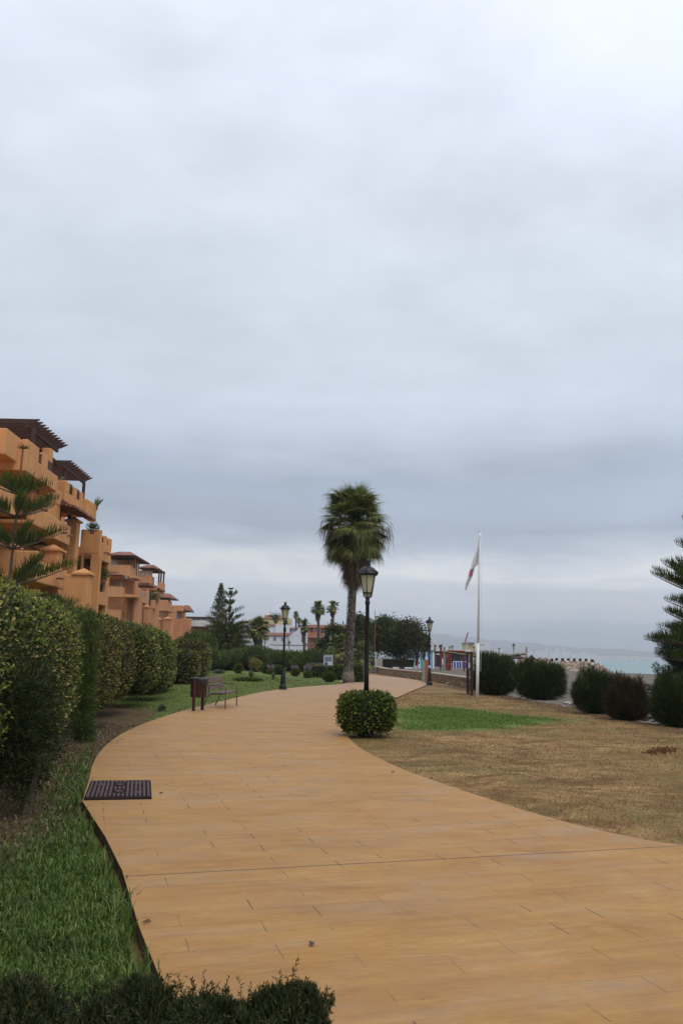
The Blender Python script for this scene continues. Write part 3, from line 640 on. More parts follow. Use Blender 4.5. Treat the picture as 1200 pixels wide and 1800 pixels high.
# tower with openings
T = MB(); Yt = 56.4
for x0, x1, yt, yb in ((143,178,931,974),(143,147,974,None),(160,178,974,None),(147,160,1016,None)): ebox(T, x0,x1,yt,yb,Yt,.35)
ebox(T, 172,178,931,1080,Yt+.35,.5)
def tb(m_, L0, L1, Y0, Y1, z0, z1): lbox(m_, L0, L1, Y0, Y1, z0, z1)
zt = A(178,931,Yt).z; Lt = -(A(178,931,Yt).x-US*Yt)-.17
tb(T, Lt, Lt+.35, Yt+.85, Yt+3.5, 7.75, 9.0); tb(T, Lt, Lt+.35, Yt+3.0, Yt+3.5, 0, 7.75); tb(T, Lt, Lt+.35, Yt+.85, Yt+3.0, 4.7, 5.6); tb(T, Lt, Lt+.35, Yt+.85, Yt+3.0, 0, 3.4)
tb(T, Lt+.02, 17, Yt+.4, Yt+3.5, 7.8, 8.05); tb(T, Lt+.02, 17, Yt+.4, Yt+3.5, 4.9, 5.2); tb(T, 15.9, 17.2, Yt+.4, Yt+3.5, 0, 9.0); tb(T, Lt+.36, 17, Yt+3.2, Yt+3.5, 0, 9.0)
T.build('tower', W, b1, False, .05)
for y0, y1 in ((1.55,2.05),(2.95,3.5)):
    c_ = MB(); tb(c_, Lt-.01, Lt+.36, Yt+y0, Yt+y1, 8.9, 9.6); c_.build('merlon', W, b1, False, .07)
railing(b1, Lt+.2, Yt+.85, Yt+2.95, 9.0, 9.4); railing(b1, Lt+.2, Yt+.85, Yt+2.6, 5.6, 6.2)
c_ = MB(); tb(c_, Lt-.01, Lt+.36, Yt+2.4, Yt+3.0, 5.5, 6.5); c_.build('merlon', W, b1, False, .07)
spout(b1, fpt(Lt, Yt+1.3, 8.35)); spout(b1, fpt(Lt, Yt+2.4, 8.35))
# low piers and garden walls
c_ = MB(); ebox(c_, 112,157,1010,None,44.8,.9); c_.build('pier', W, b1, False, .07)
c_ = MB(); pyr_cap(c_, 131,157,1008,997,44.8,.9); c_.build('pier_cap', W, b1)
c_ = MB(); ebox(c_, 76,104,967,None,46.2,.9); c_.build('pier', W, b1, False, .06)
c_ = MB(); pyr_cap(c_, 76,104,966,955,46.2,.9,.15); c_.build('pier_cap', W, b1)
c_ = MB(); ebox(c_, 0,24,960,None,40.5,.9); c_.build('pier', W, b1, False, .06)
c_ = MB(); pyr_cap(c_, -6,24,959,948,40.5,.9,.15); c_.build('pier_cap', W, b1)
c_ = MB(); ebox(c_, 27,67,968,1021,39.5,.4); c_.build('balcony', W, b1, False, .08)
c_ = MB(); lbox(c_, 13.2, 13.55, 39.9, 47.4, 4.95, 6.05); lbox(c_, 13.5, 17, 39.9, 47.4, 4.95, 5.15); c_.build('balcony', W, b1, False, .06)
c_ = MB(); lbox(c_, 13.25, 13.6, 46.1, 47.4, 0, 5.0); c_.build('column', W, b1, False, .05)
spout(b1, fpt(13.2, 45.4, 5.45)); spout(b1, fpt(13.2, 42.6, 5.45))
tag(b1, b1['label'])
# second block
b2 = thing('apartment_building', (0,0,0), 'orange apartment block just beyond the tower, dark timber roof over its white patio door', 'apartment building', 'orange apartment blocks behind the hedge')
WF = 'stucco_far'
Y = 98
bal([(188,229,993,1013.5,Y,3.2),(186,216,1031.5,1050,Y-1,1.4)], b2, 'balcony', WF, .06)
c_ = MB(); ebox(c_, 150,238,983,None,Y+3.6,3); ebox(c_, 150,240,1012,1016,Y+.2,4); c_.build('wall', WF, b2)
bal([(229,238,985,1015,Y+3,.5),(216,240,1045.5,1050,Y-.6,5),(186,213,1072,None,Y,1.2)], b2, 'balcony', WF, .05)
bal([(238,247,1035,None,Y+1,.5)], b2, 'pier', WF, .06)
c_ = MB(); P0 = A(247,1035,Y+1)
Lq = -(P0.x-US*(Y+1))-.17
for y0,y1,z0,z1 in ((1.5,2.6,0,P0.z),(5.4,6.2,0,P0.z),(2.6,5.4,7.4,P0.z),(2.6,5.4,0,3.5)): lbox(c_, Lq, Lq+.4, Y+y0, Y+y1, z0, z1)
lbox(c_, Lq+1.5, Lq+3, Y+1.5, Y+6.4, 0, P0.z-.5); c_.build('arched_wall', WF, b2)
for dy_ in (2.3, 3.9):
    c_ = MB(); lbox(c_, Lq-.02, Lq+.1, Y+dy_, Y+dy_+.45, P0.z-.75, P0.z-.3); c_.build('window', 'dark_glass', b2)
def face(m_, x0,x1,yt,yb,Y_,th=.06): ebox(m_, x0,x1,yt,yb,Y_-th,th)
c_ = MB(); face(c_, 200,208,979,993,Y+3.6); c_.build('patio_door', 'pale_glass', b2)
c_ = MB(); face(c_, 211.5,216,1021,1032,Y+3.6); c_.build('window', 'pale_glass', b2)
c_ = MB(); face(c_, 196,202,1022,1028,Y+3.6); c_.build('window', 'dark_glass', b2)
c_ = MB(); face(c_, 222,229,1060,1080,Y+3.6); c_.build('doorway', 'dark_glass', b2)
c_ = MB(); face(c_, 208,214,1055,1074,Y+3.6); c_.build('patio_door', 'pale_glass', b2)
a = A(180,976,Y-.6); b_ = A(237,976,Y-.6)
tile_roof(b2, [(a.x,Y-.6),(b_.x,Y-.6),(b_.x+US*9+.2,Y+8.5),(a.x,Y+8.5)], b_.z, b_.z+.75)
for x_ in (229, 237.5): pp = A(x_,980,Y+.2); MB().bar((pp.x,pp.y,A(x_,993,Y).z-.4),(pp.x,pp.y,b_.z-.1),.18).build('post','pergola_wood',b2)
pp = A(240,980,Y+5); MB().bar((pp.x,pp.y,A(240,1014,Y+5).z),(pp.x,pp.y,b_.z-.1),.5).build('column','dark_glass',b2)
c_ = MB(); a = A(222,1015,Y); b3_ = A(236,1020,Y+3); c_.bar(a, b3_, .1, .25); c_.build('awning', 'white_wall', b2)
a = A(188,1003,Y-1.2); b_ = A(206,1003,Y-1.2); c_ = MB(); c_.hexa([(a.x,Y-1.4,b_.z-.5),(b_.x+.6,Y-1.4,b_.z-.5),(b_.x+.6,Y,b_.z-.5),(a.x,Y,b_.z-.5),(a.x,Y-.3,b_.z),(b_.x-.4,Y-.3,b_.z),(b_.x-.4,Y,b_.z),(a.x,Y,b_.z)]); c_.build('canopy','roof_tile',b2)
bal([(253,262,1067,None,Y+4,.8)], b2, 'pier', WF, .06)
c_ = MB(); pyr_cap(c_, 253,262,1067,1062,Y+4,.8); c_.build('pier_cap', WF, b2)
# third block
b3 = thing('apartment_building', (0,0,0), 'orange apartment block with windowed corner turret under a thin dark roof', 'apartment building', 'orange apartment blocks behind the hedge')
Y = 122
bal([(240,268,1003,1036,Y,.35),(277,283,1024,1041,Y+6,4),(266,273,1055,1070,Y-4,3),(257,261,1036,None,Y-8,1)], b3, 'balcony', WF, .06)
c_ = MB(); ebox(c_, 205,262,1010,None,Y+3.5,5); lbox(c_, 20.6, 20.9, Y+.35, Y+5.5, A(268,1036,Y).z, A(268,1021,Y).z); lbox(c_, 20.6, 24, Y+.35, Y+6, A(268,1036,Y).z, A(268,1033,Y).z); c_.build('wall', WF, b3)
z0 = A(268,1022,Y).z; z1 = A(268,1003,Y).z
for y0 in (.3, 2.2, 4.6): MB().bar(fpt(20.75,Y+y0,z0),fpt(20.75,Y+y0,A(273,998,Y-.8).z),.2).build('post','pergola_wood',b3)
a = A(242,998,Y-.8); b_ = A(273,998,Y-.8)
tile_roof(b3, [(a.x,Y-.8),(b_.x,Y-.8),(b_.x+US*8+.3,Y+7),(a.x,Y+7)], b_.z, b_.z+.7)
for x_ in (250, 257):
    c_ = MB(); face(c_, x_, x_+4, 1006, 1011, Y); c_.build('window', 'pale_glass', b3)
c_ = MB(); ebox(c_, 261,266,1036,1066,Y-5,.1); c_.build('window', 'dark_glass', b3)  # dark slab in place of an open recess, coloured as its shade
bal([(270,279,1043,None,Y-3,1.2)], b3, 'pier', WF, .06)
c_ = MB(); pyr_cap(c_, 270,279,1043,1040,Y-3,1.2,.05); c_.build('pier_cap', WF, b3)
a = A(247,1026,Y-6); b_ = A(262,1032,Y-2); c_ = MB(); c_.bar(a, b_, 2.4, .35); c_.build('canopy','roof_tile',b3)
# fourth block
b4 = thing('apartment_building', (0,0,0), 'low orange block with small tiled roof and blue-grey windows, farthest of the row', 'apartment building', 'orange apartment blocks behind the hedge')
Y = 146
bal([(277,296,1055,1074,Y,4.5),(303,322,1064,1074.5,Y+12,6),(295,303,1068,1076,Y+4.5,5),(296,304,1078,None,Y+1,2),(304,320,1088,None,Y+8,2),(320,335,1087,None,Y+10,2)], b4, 'balcony', WF, .06)
c_ = MB(); ebox(c_, 250,303,1066,None,Y+5,6); ebox(c_, 290,320,1070,None,Y+15,6); c_.build('wall', WF, b4)
for x0,x1 in ((300,307),(311,317)):
    c_ = MB(); face(c_, x0,x1,1076,1087,Y+15); c_.build('window', 'pale_glass', b4)
a = A(270,1050,Y-.5); b_ = A(297,1050,Y-.5)
tile_roof(b4, [(a.x,Y+.3),(b_.x,Y+.3),(b_.x+.3,Y+7),(a.x,Y+7)], b_.z, b_.z+.9)
for x_ in (284, 290, 298.5): pp = A(x_,1050,Y+.6); MB().bar((pp.x,pp.y,A(x_,1056,Y).z-.2),(pp.x,pp.y,b_.z-.05),.25).build('post','pergola_wood',b4)
a = A(315,1074,Y+13); b_ = A(332,1073,Y+13)
tile_roof(b4, [(a.x,Y+13),(b_.x,Y+13),(b_.x,Y+19),(a.x,Y+19)], b_.z, b_.z+1.1)
for x0,x1,y in ((270,283,1089),(288,300,1088)):
    bal([(x0,x1,y,None,Y-12,1.4)], b4, 'pier', WF, .06); c_ = MB(); pyr_cap(c_, x0,x1,y,y-5,Y-12,1.4); c_.build('pier_cap', WF, b4)
# terrace plants of the blocks
def pot_plant(p, r_, label, m_='bush_leaf', k=500, cat='plant', up=.5):
    t = thing('terrace_plant', p, label, cat); MB().lathe([(r_*.35,0),(r_*.45,r_*.5),(r_*.5,r_*.5)],10).build('pot','brick_red',t)
    V,Fq = blob_leaves([(0,0,r_*1.1,r_,r_,r_*.8)], k*2, min(.16,r_*.22), .4, .9, .9, 0, up); npmesh('foliage', V, Fq, m_, t); return t
pot_plant(A(163,932,54.9)-Vector((0,0,.25)), .42, 'dark leafy plant on the tower roof terrace below the far balcony')
pot_plant(A(84,1085,38)-Vector((0,0,.6)), .85, 'dark feathery plant in front of the lowest orange balcony above the hedge', 'conifer_leaf', 900, up=1.5)
pot_plant(A(150,1002,57.5), .55, 'plant inside the upper opening of the orange tower')
pot_plant(A(181,1024,58.3), .5, 'plant behind the railing of the tower side opening')
t = pot_plant(A(271,1063,119), 1.0, 'green bush hanging over a balcony of the turret block', k=700)
for x_, y_, Yp, hh, lab in ((172,893,57.4,1.2,'spiky plant on the end of the highest far balcony'),(110,846,50.8,.45,'small spiky plant beside the second pergola post')):
    t = thing('terrace_plant', A(x_-3,y_,Yp), lab, 'plant'); MB().lathe([(.12,-.15),(.16,.1)],8).build('pot','brick_red',t); m_ = MB()
    for i in range(7):
        an = i*.9; d = Vector((math.cos(an)*.45+.2, math.sin(an)*.3, 1)); m_.tube([(0,0,0), d*hh*.3, d*hh*(.5+.1*(i%3))+Vector((.1,0,0))], [.05,.07,.01], 5)
    m_.build('leaves','agave_leaf',t)

# ------------------------------------------------------------------ hedges along the lawn
HG = 'clipped hedges along the left lawn'
def seg_hedge(a, b_, th, h, label, seed, **kw):
    a = Vector(a); b_ = Vector(b_); d = b_-a; ln = d.length; nrm = Vector((-d.y, d.x)).normalized()
    c = (a+b_)/2 + nrm*th/2; z = gz(c.x+0, c.y)-.03
    return clipped('hedge', (c.x, c.y, z), ln/2, th/2, h/2, math.atan2(d.y, d.x), label, 'hedge', HG, seed=seed, **kw)
seg_hedge((-2.35,2.6),(-4.55,15.5), 2.2, 2.46, 'tall clipped hedge nearest the camera with pinkish dead flowers', 3, dens=1500, size=.050, pw=4.6, under=.16, amp=.035, sprig=24, rough=.05)
seg_hedge((-4.62,15.9),(-4.9,19.8), 2.0, 2.5, 'rounded clipped hedge just behind the drooping juniper', 4, dens=1700, size=.05, m='hedge_leaf_brown', pw=2.9, under=.45, sprig=10)
seg_hedge((-5.15,20.15),(-5.55,23.5), 2.0, 2.56, 'brownish clipped hedge, third from the camera, mostly behind the second', 5, dens=1300, size=.055, m='hedge_leaf_brown', pw=2.9, under=.42)
seg_hedge((-5.35,23.95),(-5.6,27.0), 2.0, 2.5, 'dark glossy clipped hedge, fourth from the camera', 6, dens=1200, size=.06, pw=2.9, under=.45, sprig=9)
seg_hedge((-5.6,27.5),(-5.95,31.0), 2.0, 2.42, 'clipped hedge directly behind the litter bin side, fifth from the camera', 7, dens=1000, size=.065, pw=2.9, under=.4, sprig=12)
seg_hedge((-6.5,31.5),(-7.2,38), 2.2, 2.15, 'dark green clipped hedge set back between bin and bench', 8, dens=500, size=.10, m='bush_leaf', pw=4, under=.1)
seg_hedge((-7.2,43),(-7.7,47), 2.0, 1.75, 'lower boxy hedge rising behind the bench back', 9, dens=450, size=.11, m='hedge_leaf_brown', pw=5, under=.1)
seg_hedge((-7.6,48),(-8.5,55), 2.2, 2.35, 'rounded hedge beyond the lower boxy one', 10, dens=380, size=.12, m='hedge_leaf_brown', pw=4, under=.15)
seg_hedge((-8.6,56),(-10.0,66), 2.4, 2.3, 'last clipped hedge before the dark norfolk pine', 11, dens=300, size=.14, pw=4, under=.1)
def feather(root, pts, k, size, m_, spread=.14, lean=(0,0,1), name='foliage', tilt=.6, aspect=.16):
    """feathery conifer foliage scattered along and around a set of limb points (x,y,z,r)"""
    B = np.array(pts); f = RNG.choice(len(B), k, p=B[:,3]**2/(B[:,3]**2).sum()); d = unit(RNG.normal(size=(k,3)))
    q = B[f,:3]+d*B[f,3:4]*(RNG.random((k,1))**.4); V, Fq = leaves(q, d*.8+np.array(lean), size, aspect, tilt); return npmesh(name, V, Fq, m_, root)
t = thing('juniper', (-3.25,9.0,-.1), 'dark brown green juniper growing up against the nearest hedge', 'juniper')
MB().tube([(0,0,0),(.12,.0,.5),(.0,.1,1.0)],[.05,.04,.02],7).build('trunk','bark',t)
pts = [(.02*math.sin(i)+.06*math.cos(i*2.1), (i%5-2)*.16, .22+i*.055, .10+.14*math.sin(min(1,i/24)*math.pi)) for i in range(26)]
feather(t, pts, 11000, .07, 'conifer_leaf', lean=(.5,-.1,.4))
t = thing('juniper', (-4.45,15.4,-.1), 'thin blue green juniper drooping down between the first two hedges', 'juniper')
MB().tube([(-.3,.2,0),(-.2,.15,1.1),(-.25,.1,2.2)],[.06,.05,.02],7).build('trunk','bark',t)
pts = [(-.16+.03*math.sin(i*1.7), .12+.1*math.sin(i), .12+i*.075, .20-.002*i) for i in range(30)]+[(-.25-.08*i, -.2*i, 2.36+.006*i-.003*i*i, .15) for i in range(10)]
feather(t, pts, 13000, .08, 'shrub_leaf', lean=(.3,-.2,-.3), aspect=.13)
# box bush round the near lamp
bp = P(643.5,1292)
clipped('box_bush', (bp.x,bp.y-.02,-.04), .565, .54, .45, .1, 'rounded boxy bush clipped around the foot of the nearest lamp post', 'bush', None, m='bush_leaf', dens=2300, size=.056, pw=3.6, under=.35, seed=21, rough=.04)
# conifer hedge tips at the photographer's feet
def tips(c, hx, hy, h, k, label, seed, m_='juniper_near'):
    t = thing('conifer_bush', c, label, 'bush', 'conifer bushes at the bottom edge'); rs = np.random.default_rng(seed)
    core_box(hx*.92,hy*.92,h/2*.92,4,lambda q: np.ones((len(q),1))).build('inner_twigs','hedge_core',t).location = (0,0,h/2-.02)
    q, nr = rbox_pts(k, hx, hy, h/2, 4); s_ = 1+.08*np.sin(q[:,:1]*22+seed)+.06*np.sin(q[:,1:2]*31+2)+.06*np.sin(q[:,:1]*61+q[:,1:2]*47)
    q = q*np.array([1,1,1])*s_+np.array([0,0,h/2]); V, Fq = leaves(q, nr+np.array([0,0,1.2]), .026, .2, .8); npmesh('foliage', V, Fq, m_, t)
    # upright sprays
    m_2 = []; F2 = []; 
    for i in range(330):
        x, y = rs.uniform(-hx,hx)*.92, rs.uniform(-hy,hy)*.9; L_ = rs.uniform(.015,.05)*(1 if rs.random() < .85 else 1.8)
        base = np.array([x,y,h*.97+.02*math.sin(x*22+seed)]); dd = np.array([rs.normal()*.3, rs.normal()*.3, 1]); j = rs.random((34,1))
        qq = base+dd*j*L_; V2, Q2 = leaves(qq, np.tile(dd,(34,1)), .013, .22, .9); F2.append(Q2+sum(len(a) for a in m_2)); m_2.append(V2)
    npmesh('sprays', np.concatenate(m_2), np.concatenate(F2), m_, t); return t
tips((-.20,2.42,-.05), .215, .16, .70, 70000, 'dark feathery conifer bush overlapping the path at the bottom edge', 31)
tips((-.58,2.52,-.1), .15, .18,   .715, 44000, 'lower conifer bush between the grass and the path bush at the bottom edge', 32)
tips((-.93,2.58,-.1), .20, .18, .69, 44000, 'darkest conifer bush in the bottom left corner', 33)

# ------------------------------------------------------------------ grass
def blades(name, poly, k, ymin, ymax, h, wd, m_, label, dens_pow=1.6, zfun=None, keep=None, clumpy=0):
    poly = np.array(poly); x0,y0 = poly.min(0); x1,y1 = poly.max(0); y0 = max(y0,ymin); y1 = min(y1,ymax); n_ = k*3
    u = RNG.random(n_); y = (y0**(1-dens_pow)+u*(y1**(1-dens_pow)-y0**(1-dens_pow)))**(1/(1-dens_pow)); x = RNG.uniform(x0,x1,n_)
    if clumpy:
        v_ = np.sin(x*3.1+y*1.3)+np.sin(y*4.3-x*1.7)+np.sin(x*7.7+2*np.sin(y*3)); s_ = RNG.normal(scale=1, size=n_) < v_-clumpy; x = x[s_]; y = y[s_]
    ok = (sdist(x,y,poly) < 0) & (np.abs(x) < y*.47+.6); x = x[ok][:k]; y = y[ok][:k]
    if keep is not None: kk = keep(x,y); x = x[kk]; y = y[kk]
    z = ground_h(x,y)-.004; k = len(x); s_ = h*(.5+RNG.random(k))*(1+y/28); w_ = wd*(1+y/9)
    an = RNG.uniform(0,2*math.pi,k); ln = RNG.uniform(.1,.9,k); dxv = np.cos(an)*ln*s_; dyv = np.sin(an)*ln*s_; px_ = -np.sin(an)*w_/2; py_ = np.cos(an)*w_/2
    b0 = np.stack([x-px_,y-py_,z],1); b1_ = np.stack([x+px_,y+py_,z],1); t1 = np.stack([x+dxv*.45+px_*.8,y+dyv*.45+py_*.8,z+s_*.62],1); t0 = np.stack([x+dxv*.45-px_*.8,y+dyv*.45-py_*.8,z+s_*.62],1)
    tp = np.stack([x+dxv,y+dyv,z+s_*(1-.35*ln)],1); V = np.stack([b0,b1_,t1,t0,tp],1).reshape(-1,3); b5 = np.arange(k)[:,None]*5
    me = bpy.data.meshes.new(name); me.vertices.add(len(V)); me.vertices.foreach_set('co', V.astype(np.float32).ravel())
    li = np.concatenate([b5+[0,1,2,3], b5+[3,2,4]],1).astype(np.int32); me.loops.add(li.size); me.loops.foreach_set('vertex_index', li.ravel())
    st = (np.arange(k)[:,None]*7+np.array([0,4])).ravel().astype(np.int32); me.polygons.add(2*k); me.polygons.foreach_set('loop_start', st); me.update(calc_edges=True)
    o = bpy.data.objects.new(name, me); COL.objects.link(o); me.materials.append(MATS[m_]); tag(o, label, 'grass', kind='stuff'); return o
soilkeep = lambda x,y: sdist(x,y,soil_poly) > RNG.normal(scale=.25,size=len(x))-.15
near_lawn = [(p[0]-.07,p[1]) for p in Lw[:9]]+[(-5,18),(-5,2)]
blades('grass', near_lawn, 90000, 2.4, 18, .045, .0065, 'grass_blade', 'thick green grass of the left foreground lawn', 1.5, keep=soilkeep)
blades('edge_tufts', [(p[0]+.02,p[1]) for p in Lw[1:9]]+[(p[0]-.16,p[1]) for p in Lw[1:9]][::-1], 11000, 2.4, 18, .115, .0065, 'grass_blade', 'uneven grass growing over the left edge of the path', 1.5, clumpy=.6)
blades('grass', [(p[0]-.05,p[1]) for p in Lw[8:19]]+[(-8,70),(-9,16)], 26000, 14, 70, .014, .007, 'lawn_blade', 'short mown grass of the lawn around the bench', 1.7, keep=soilkeep)
dry_poly = [tuple(P(*p)[:2]) for p in right_px[:9]]+[(.9,24),(3.2,38),(7.3,38),(8.2,28),(8.4,19),(12,12),(12,6)]
dry_poly = [(x+.06,y) for x,y in dry_poly]
blades('dry_grass', dry_poly, 42000, 4, 45, .014, .0048, 'dry_blade', 'parched straw coloured grass right of the path', 1.7, keep=lambda x,y: sdist(x,y,green_poly) > -.2)
blades('dry_tufts', dry_poly, 9000, 4, 45, .028, .005, 'dry_blade', 'taller brown tufts in the parched grass', 1.6, keep=lambda x,y: sdist(x,y,green_poly) > .3, clumpy=2.1)
blades('green_patch', green_poly, 34000, 15, 45, .020, .006, 'patch_blade', 'bright green patch of grass in the dry lawn', 1.2, keep=lambda x,y: sdist(x,y,green_poly) < -np.abs(RNG.normal(scale=1.1,size=len(x)))+.3*np.sin(x*3+y*2))
blades('red_ground_cover', [tuple(P(*q_)[:2]) for q_ in ((1125,1316),(1150,1310),(1205,1308),(1205,1328),(1150,1325))], 1500, 8, 45, .03, .007, 'red_blade', 'patch of low dark red plants in the dry lawn at the right', 1.4, clumpy=1.6)
# leaf litter at the hedge foot
def litter_(poly, k, label, name='leaf_litter', m_='litter_leaf', size=.035):
    poly = np.array(poly); x0,y0 = poly.min(0); x1,y1 = poly.max(0); x = RNG.uniform(x0,x1,k*3); y = RNG.uniform(y0,y1,k*3); ok = sdist(x,y,poly) < 0; x = x[ok][:k]; y = y[ok][:k]
    V,Fq = leaves(np.stack([x,y,ground_h(x,y)+.012],1), np.tile([0,0,.25],(len(x),1)), size, .5, 1.0); o = npmesh(name, V, Fq, m_); tag(o, label, 'leaf litter', kind='stuff')
litter_([(-2.8,4),(-2.3,6),(-2.25,8),(-2.9,10),(-3.45,12),(-3.8,15),(-4.3,19),(-6,19),(-4,9),(-3.3,4)], 9000, 'dry fallen leaves on the soil at the foot of the hedge')
for i,(x_,y_,lab) in enumerate(((258,1621,'single brown fallen leaf on the path near the grass'),(548,1660,'small dark twig scrap on the foreground paving'),(690,1357,'small dark leaf on the path left of the dry lawn'),(283,1394,'dark fallen leaf right of the iron cover'))):
    p = P(x_,y_,.006); m_ = MB(); m_.add([(-.03,0,0),(-.008,-.018,.012),(.03,0,.004),(.005,.02,.016)],[(0,1,2,3)]); o = m_.build('fallen_leaf','rust_iron' if i else 'bark_red'); o.location = p; o.rotation_euler = (0,0,i*1.3); tag(o, lab, 'leaf')

# ------------------------------------------------------------------ iron cover in the path
g0,g1,g2,g3 = P(147,1407),P(267,1405),P(265,1372.5),P(160,1373.5)
t = thing('drain_cover', (0,0,0), 'rusty ribbed iron cover set into the left edge of the path', 'drain cover')
c_ = MB(); q = [g0,g1,g2,g3]; c_.hexa([Vector((v.x,v.y,-.02)) for v in q]+[Vector((v.x,v.y,.006)) for v in q]); c_.build('frame','rust_dark',t)
c_ = MB(); ctr = sum(q,Vector())/4; qi = [ctr+(v-ctr)*.97 for v in q]; c_.hexa([Vector((v.x,v.y,.0)) for v in qi]+[Vector((v.x,v.y,.012)) for v in qi]); c_.build('plate','rust_dark',t)
c_ = MB()
for i in range(15):
    f = (i+.5)/15
    if i == 5: segs = [(.06,.94)]
    elif i in (6,7,8): segs = [(.06,.22),(.42,.6),(.80,.94)]
    else: segs = [(.05,.95)]
    for s0,s1 in segs:
        a = qi[0].lerp(qi[1],f); b_ = qi[3].lerp(qi[2],f); u_ = (qi[1]-qi[0])*.019
        p0 = a.lerp(b_,s0); p1 = a.lerp(b_,s1); c_.hexa([Vector((v.x,v.y,.012)) for v in (p0-u_,p0+u_,p1+u_,p1-u_)]+[Vector((v.x,v.y,.024)) for v in (p0-u_,p0+u_,p1+u_,p1-u_)])
for fx_,fy_ in ((.5,.33),(.5,.7),(.8,.25),(.8,.75),(.2,.28),(.2,.7)):
    p = qi[0].lerp(qi[1],fx_).lerp(qi[3].lerp(qi[2],fx_),fy_); c_.lathe([(.05,.012),(.05,.026),(.03,.026)],10,(p.x,p.y,0))
c_.build('ribs','rust_iron',t)

# ------------------------------------------------------------------ street lamps
def make_lamp():
    t = thing('street_lamp', (0,0,0), 'x', 'street lamp', 'black lantern lamp posts')
    MB().lathe([(.19,0),(.19,.05),(.165,.07),(.16,.16),(.125,.22),(.11,.60),(.095,.66),(.105,.70),(.105,.74),(.085,.78),(.082,.86),(.07,.90),(.062,.95)],12).build('base','black_iron',t,False)
    MB().lathe([(.058,.9),(.052,1.4),(.044,2.93),(.058,2.95),(.058,3.0),(.046,3.02),(.05,3.08),(.06,3.10)],12).build('pole','black_iron',t,True)
    z0,z1 = 3.20,3.60; r0,r1 = .115,.185
    g_ = MB().lathe([(.05,3.10),(r0-.01,z0),(r1-.012,z1)],6).build('glass','lantern_glass',t)
    fr = MB()
    for i in range(6):
        a = i*math.pi/3; ca,sa = math.cos(a),math.sin(a)
        fr.bar((r0*ca,r0*sa,z0),(r1*ca,r1*sa,z1),.014); fr.tube([(.055*ca,.055*sa,3.09),(.10*ca,.10*sa,3.12),(r0*ca,r0*sa,z0)],.011,6)
    fr.lathe([(r0+.012,z0-.012),(r0+.012,z0+.012),(r0-.02,z0+.012)],6); fr.build('lantern_frame','black_iron',t)
    rf = MB().lathe([(.20,z1),(.232,z1+.015),(.235,z1+.045),(.215,z1+.06),(.205,z1+.085),(.185,z1+.13),(.145,z1+.175),(.09,z1+.205),(.06,z1+.215),(.055,z1+.25),(.065,z1+.265),(.045,z1+.28),(.04,z1+.30),(.05,z1+.32)],24)
    cr = rf
    for i in range(6):
        a = i*math.pi/3; cr.bar((.228*math.cos(a),.228*math.sin(a),z1+.03),(.25*math.cos(a),.25*math.sin(a),z1+.10),.03)
        cr.bar((.045*math.cos(a),.045*math.sin(a),z1+.30),(.062*math.cos(a),.062*math.sin(a),z1+.36),.02)
    cr.build('lantern_roof','black_iron',t); return t
lamp0 = make_lamp()
def put_lamp(first, loc, label, s=1.0, rz=.35):
    o = lamp0 if first else copy_tree(lamp0); o.location = loc; o['label'] = label; o.scale = (s,s,s); o.rotation_euler = (0,0,rz); return o
put_lamp(True, P(642.5,1293), 'nearest black lamp post rising out of the boxy bush', .90)
put_lamp(False, P(497,1212), 'black lamp post on the lawn edge between bench and palm', 1.0, .1)
l3 = put_lamp(False, P(754.5,1204.5), 'black lamp post beside the brick pillar of the stone wall', .97)
MB().lathe([(.108,0),(.108,.14)],12,(0,0,1.0)).build('sticker','sticker',l3)
l3.children[-1].scale = (.62,.62,1)
def far_lamp(x, ytop, label, z0=-.1):
    r_ = ray(x,ytop); Yd = (3.95+z0-1.6)*r_.y/r_.z; p = EYE+r_*(Yd/r_.y); put_lamp(False, (p.x,p.y,z0), label)
for x_,y_,lab in ((568,1105,'black lamp post behind the notice board'),(581,1113,'black lamp post in the trees, right of the notice board lamp'),
    (466,1120.5,'dark lamp post in front of the fan palm by the white house'),(508.5,1126,'small lamp post in front of the blank white gable'),(537.5,1129.5,'small lamp post right of the slim palm trunk'),
    (547,1125,'small lamp post in front of the orange house'),
    (790,1135,'small lamp post beyond the playground, left of a pair'),(794.5,1134,'small lamp post beyond the playground, right of a pair'),(832.5,1135.5,'small lamp post in front of the white beach hall'),
    (877,1138,'small lamp post right of the white beach hall'),(902,1130.5,'lamp post against the hills, farthest right'),(764.5,1132.5,'small lamp post above the striped hut roof')): far_lamp(x_,y_,lab)

# ------------------------------------------------------------------ bin and bench
bt = P(340,1249.5); b2p = P(349,1247.5)
t = thing('litter_bin', (bt.x,bt.y,0), 'dark red slatted litter bin on two posts, lined with a black bag', 'litter bin')
dv = Vector((b2p.x-bt.x, b2p.y-bt.y, 0)); 
c1 = Vector((.0,.0,0)); pc = Vector((.17,.45,0))
MB().tube([(0,0,-.02),(0,0,.86)],.045,10).build('post','bin_wood',t); MB().tube([(pc.x,pc.y,-.02),(pc.x,pc.y,.86)],.045,10).build('post','bin_wood',t)
mid = pc/2; s_ = MB()
for i in range(18):
    a = i*2*math.pi/18; s_.bar((mid.x+.215*math.cos(a),mid.y+.215*math.sin(a),.36),(mid.x+.22*math.cos(a),mid.y+.22*math.sin(a),.80),.05,.018,(math.cos(a),math.sin(a),0))
s_.build('slats','bin_wood',t); MB().lathe([(.205,.36),(.205,.80)],18,(mid.x,mid.y,0)).build('liner','glossy_black',t)
bg = MB(); k_ = 28
prof = [(.19,.80),(.21,.885),(.24,.89),(.25,.86),(.245,.80),(.238,.745)]
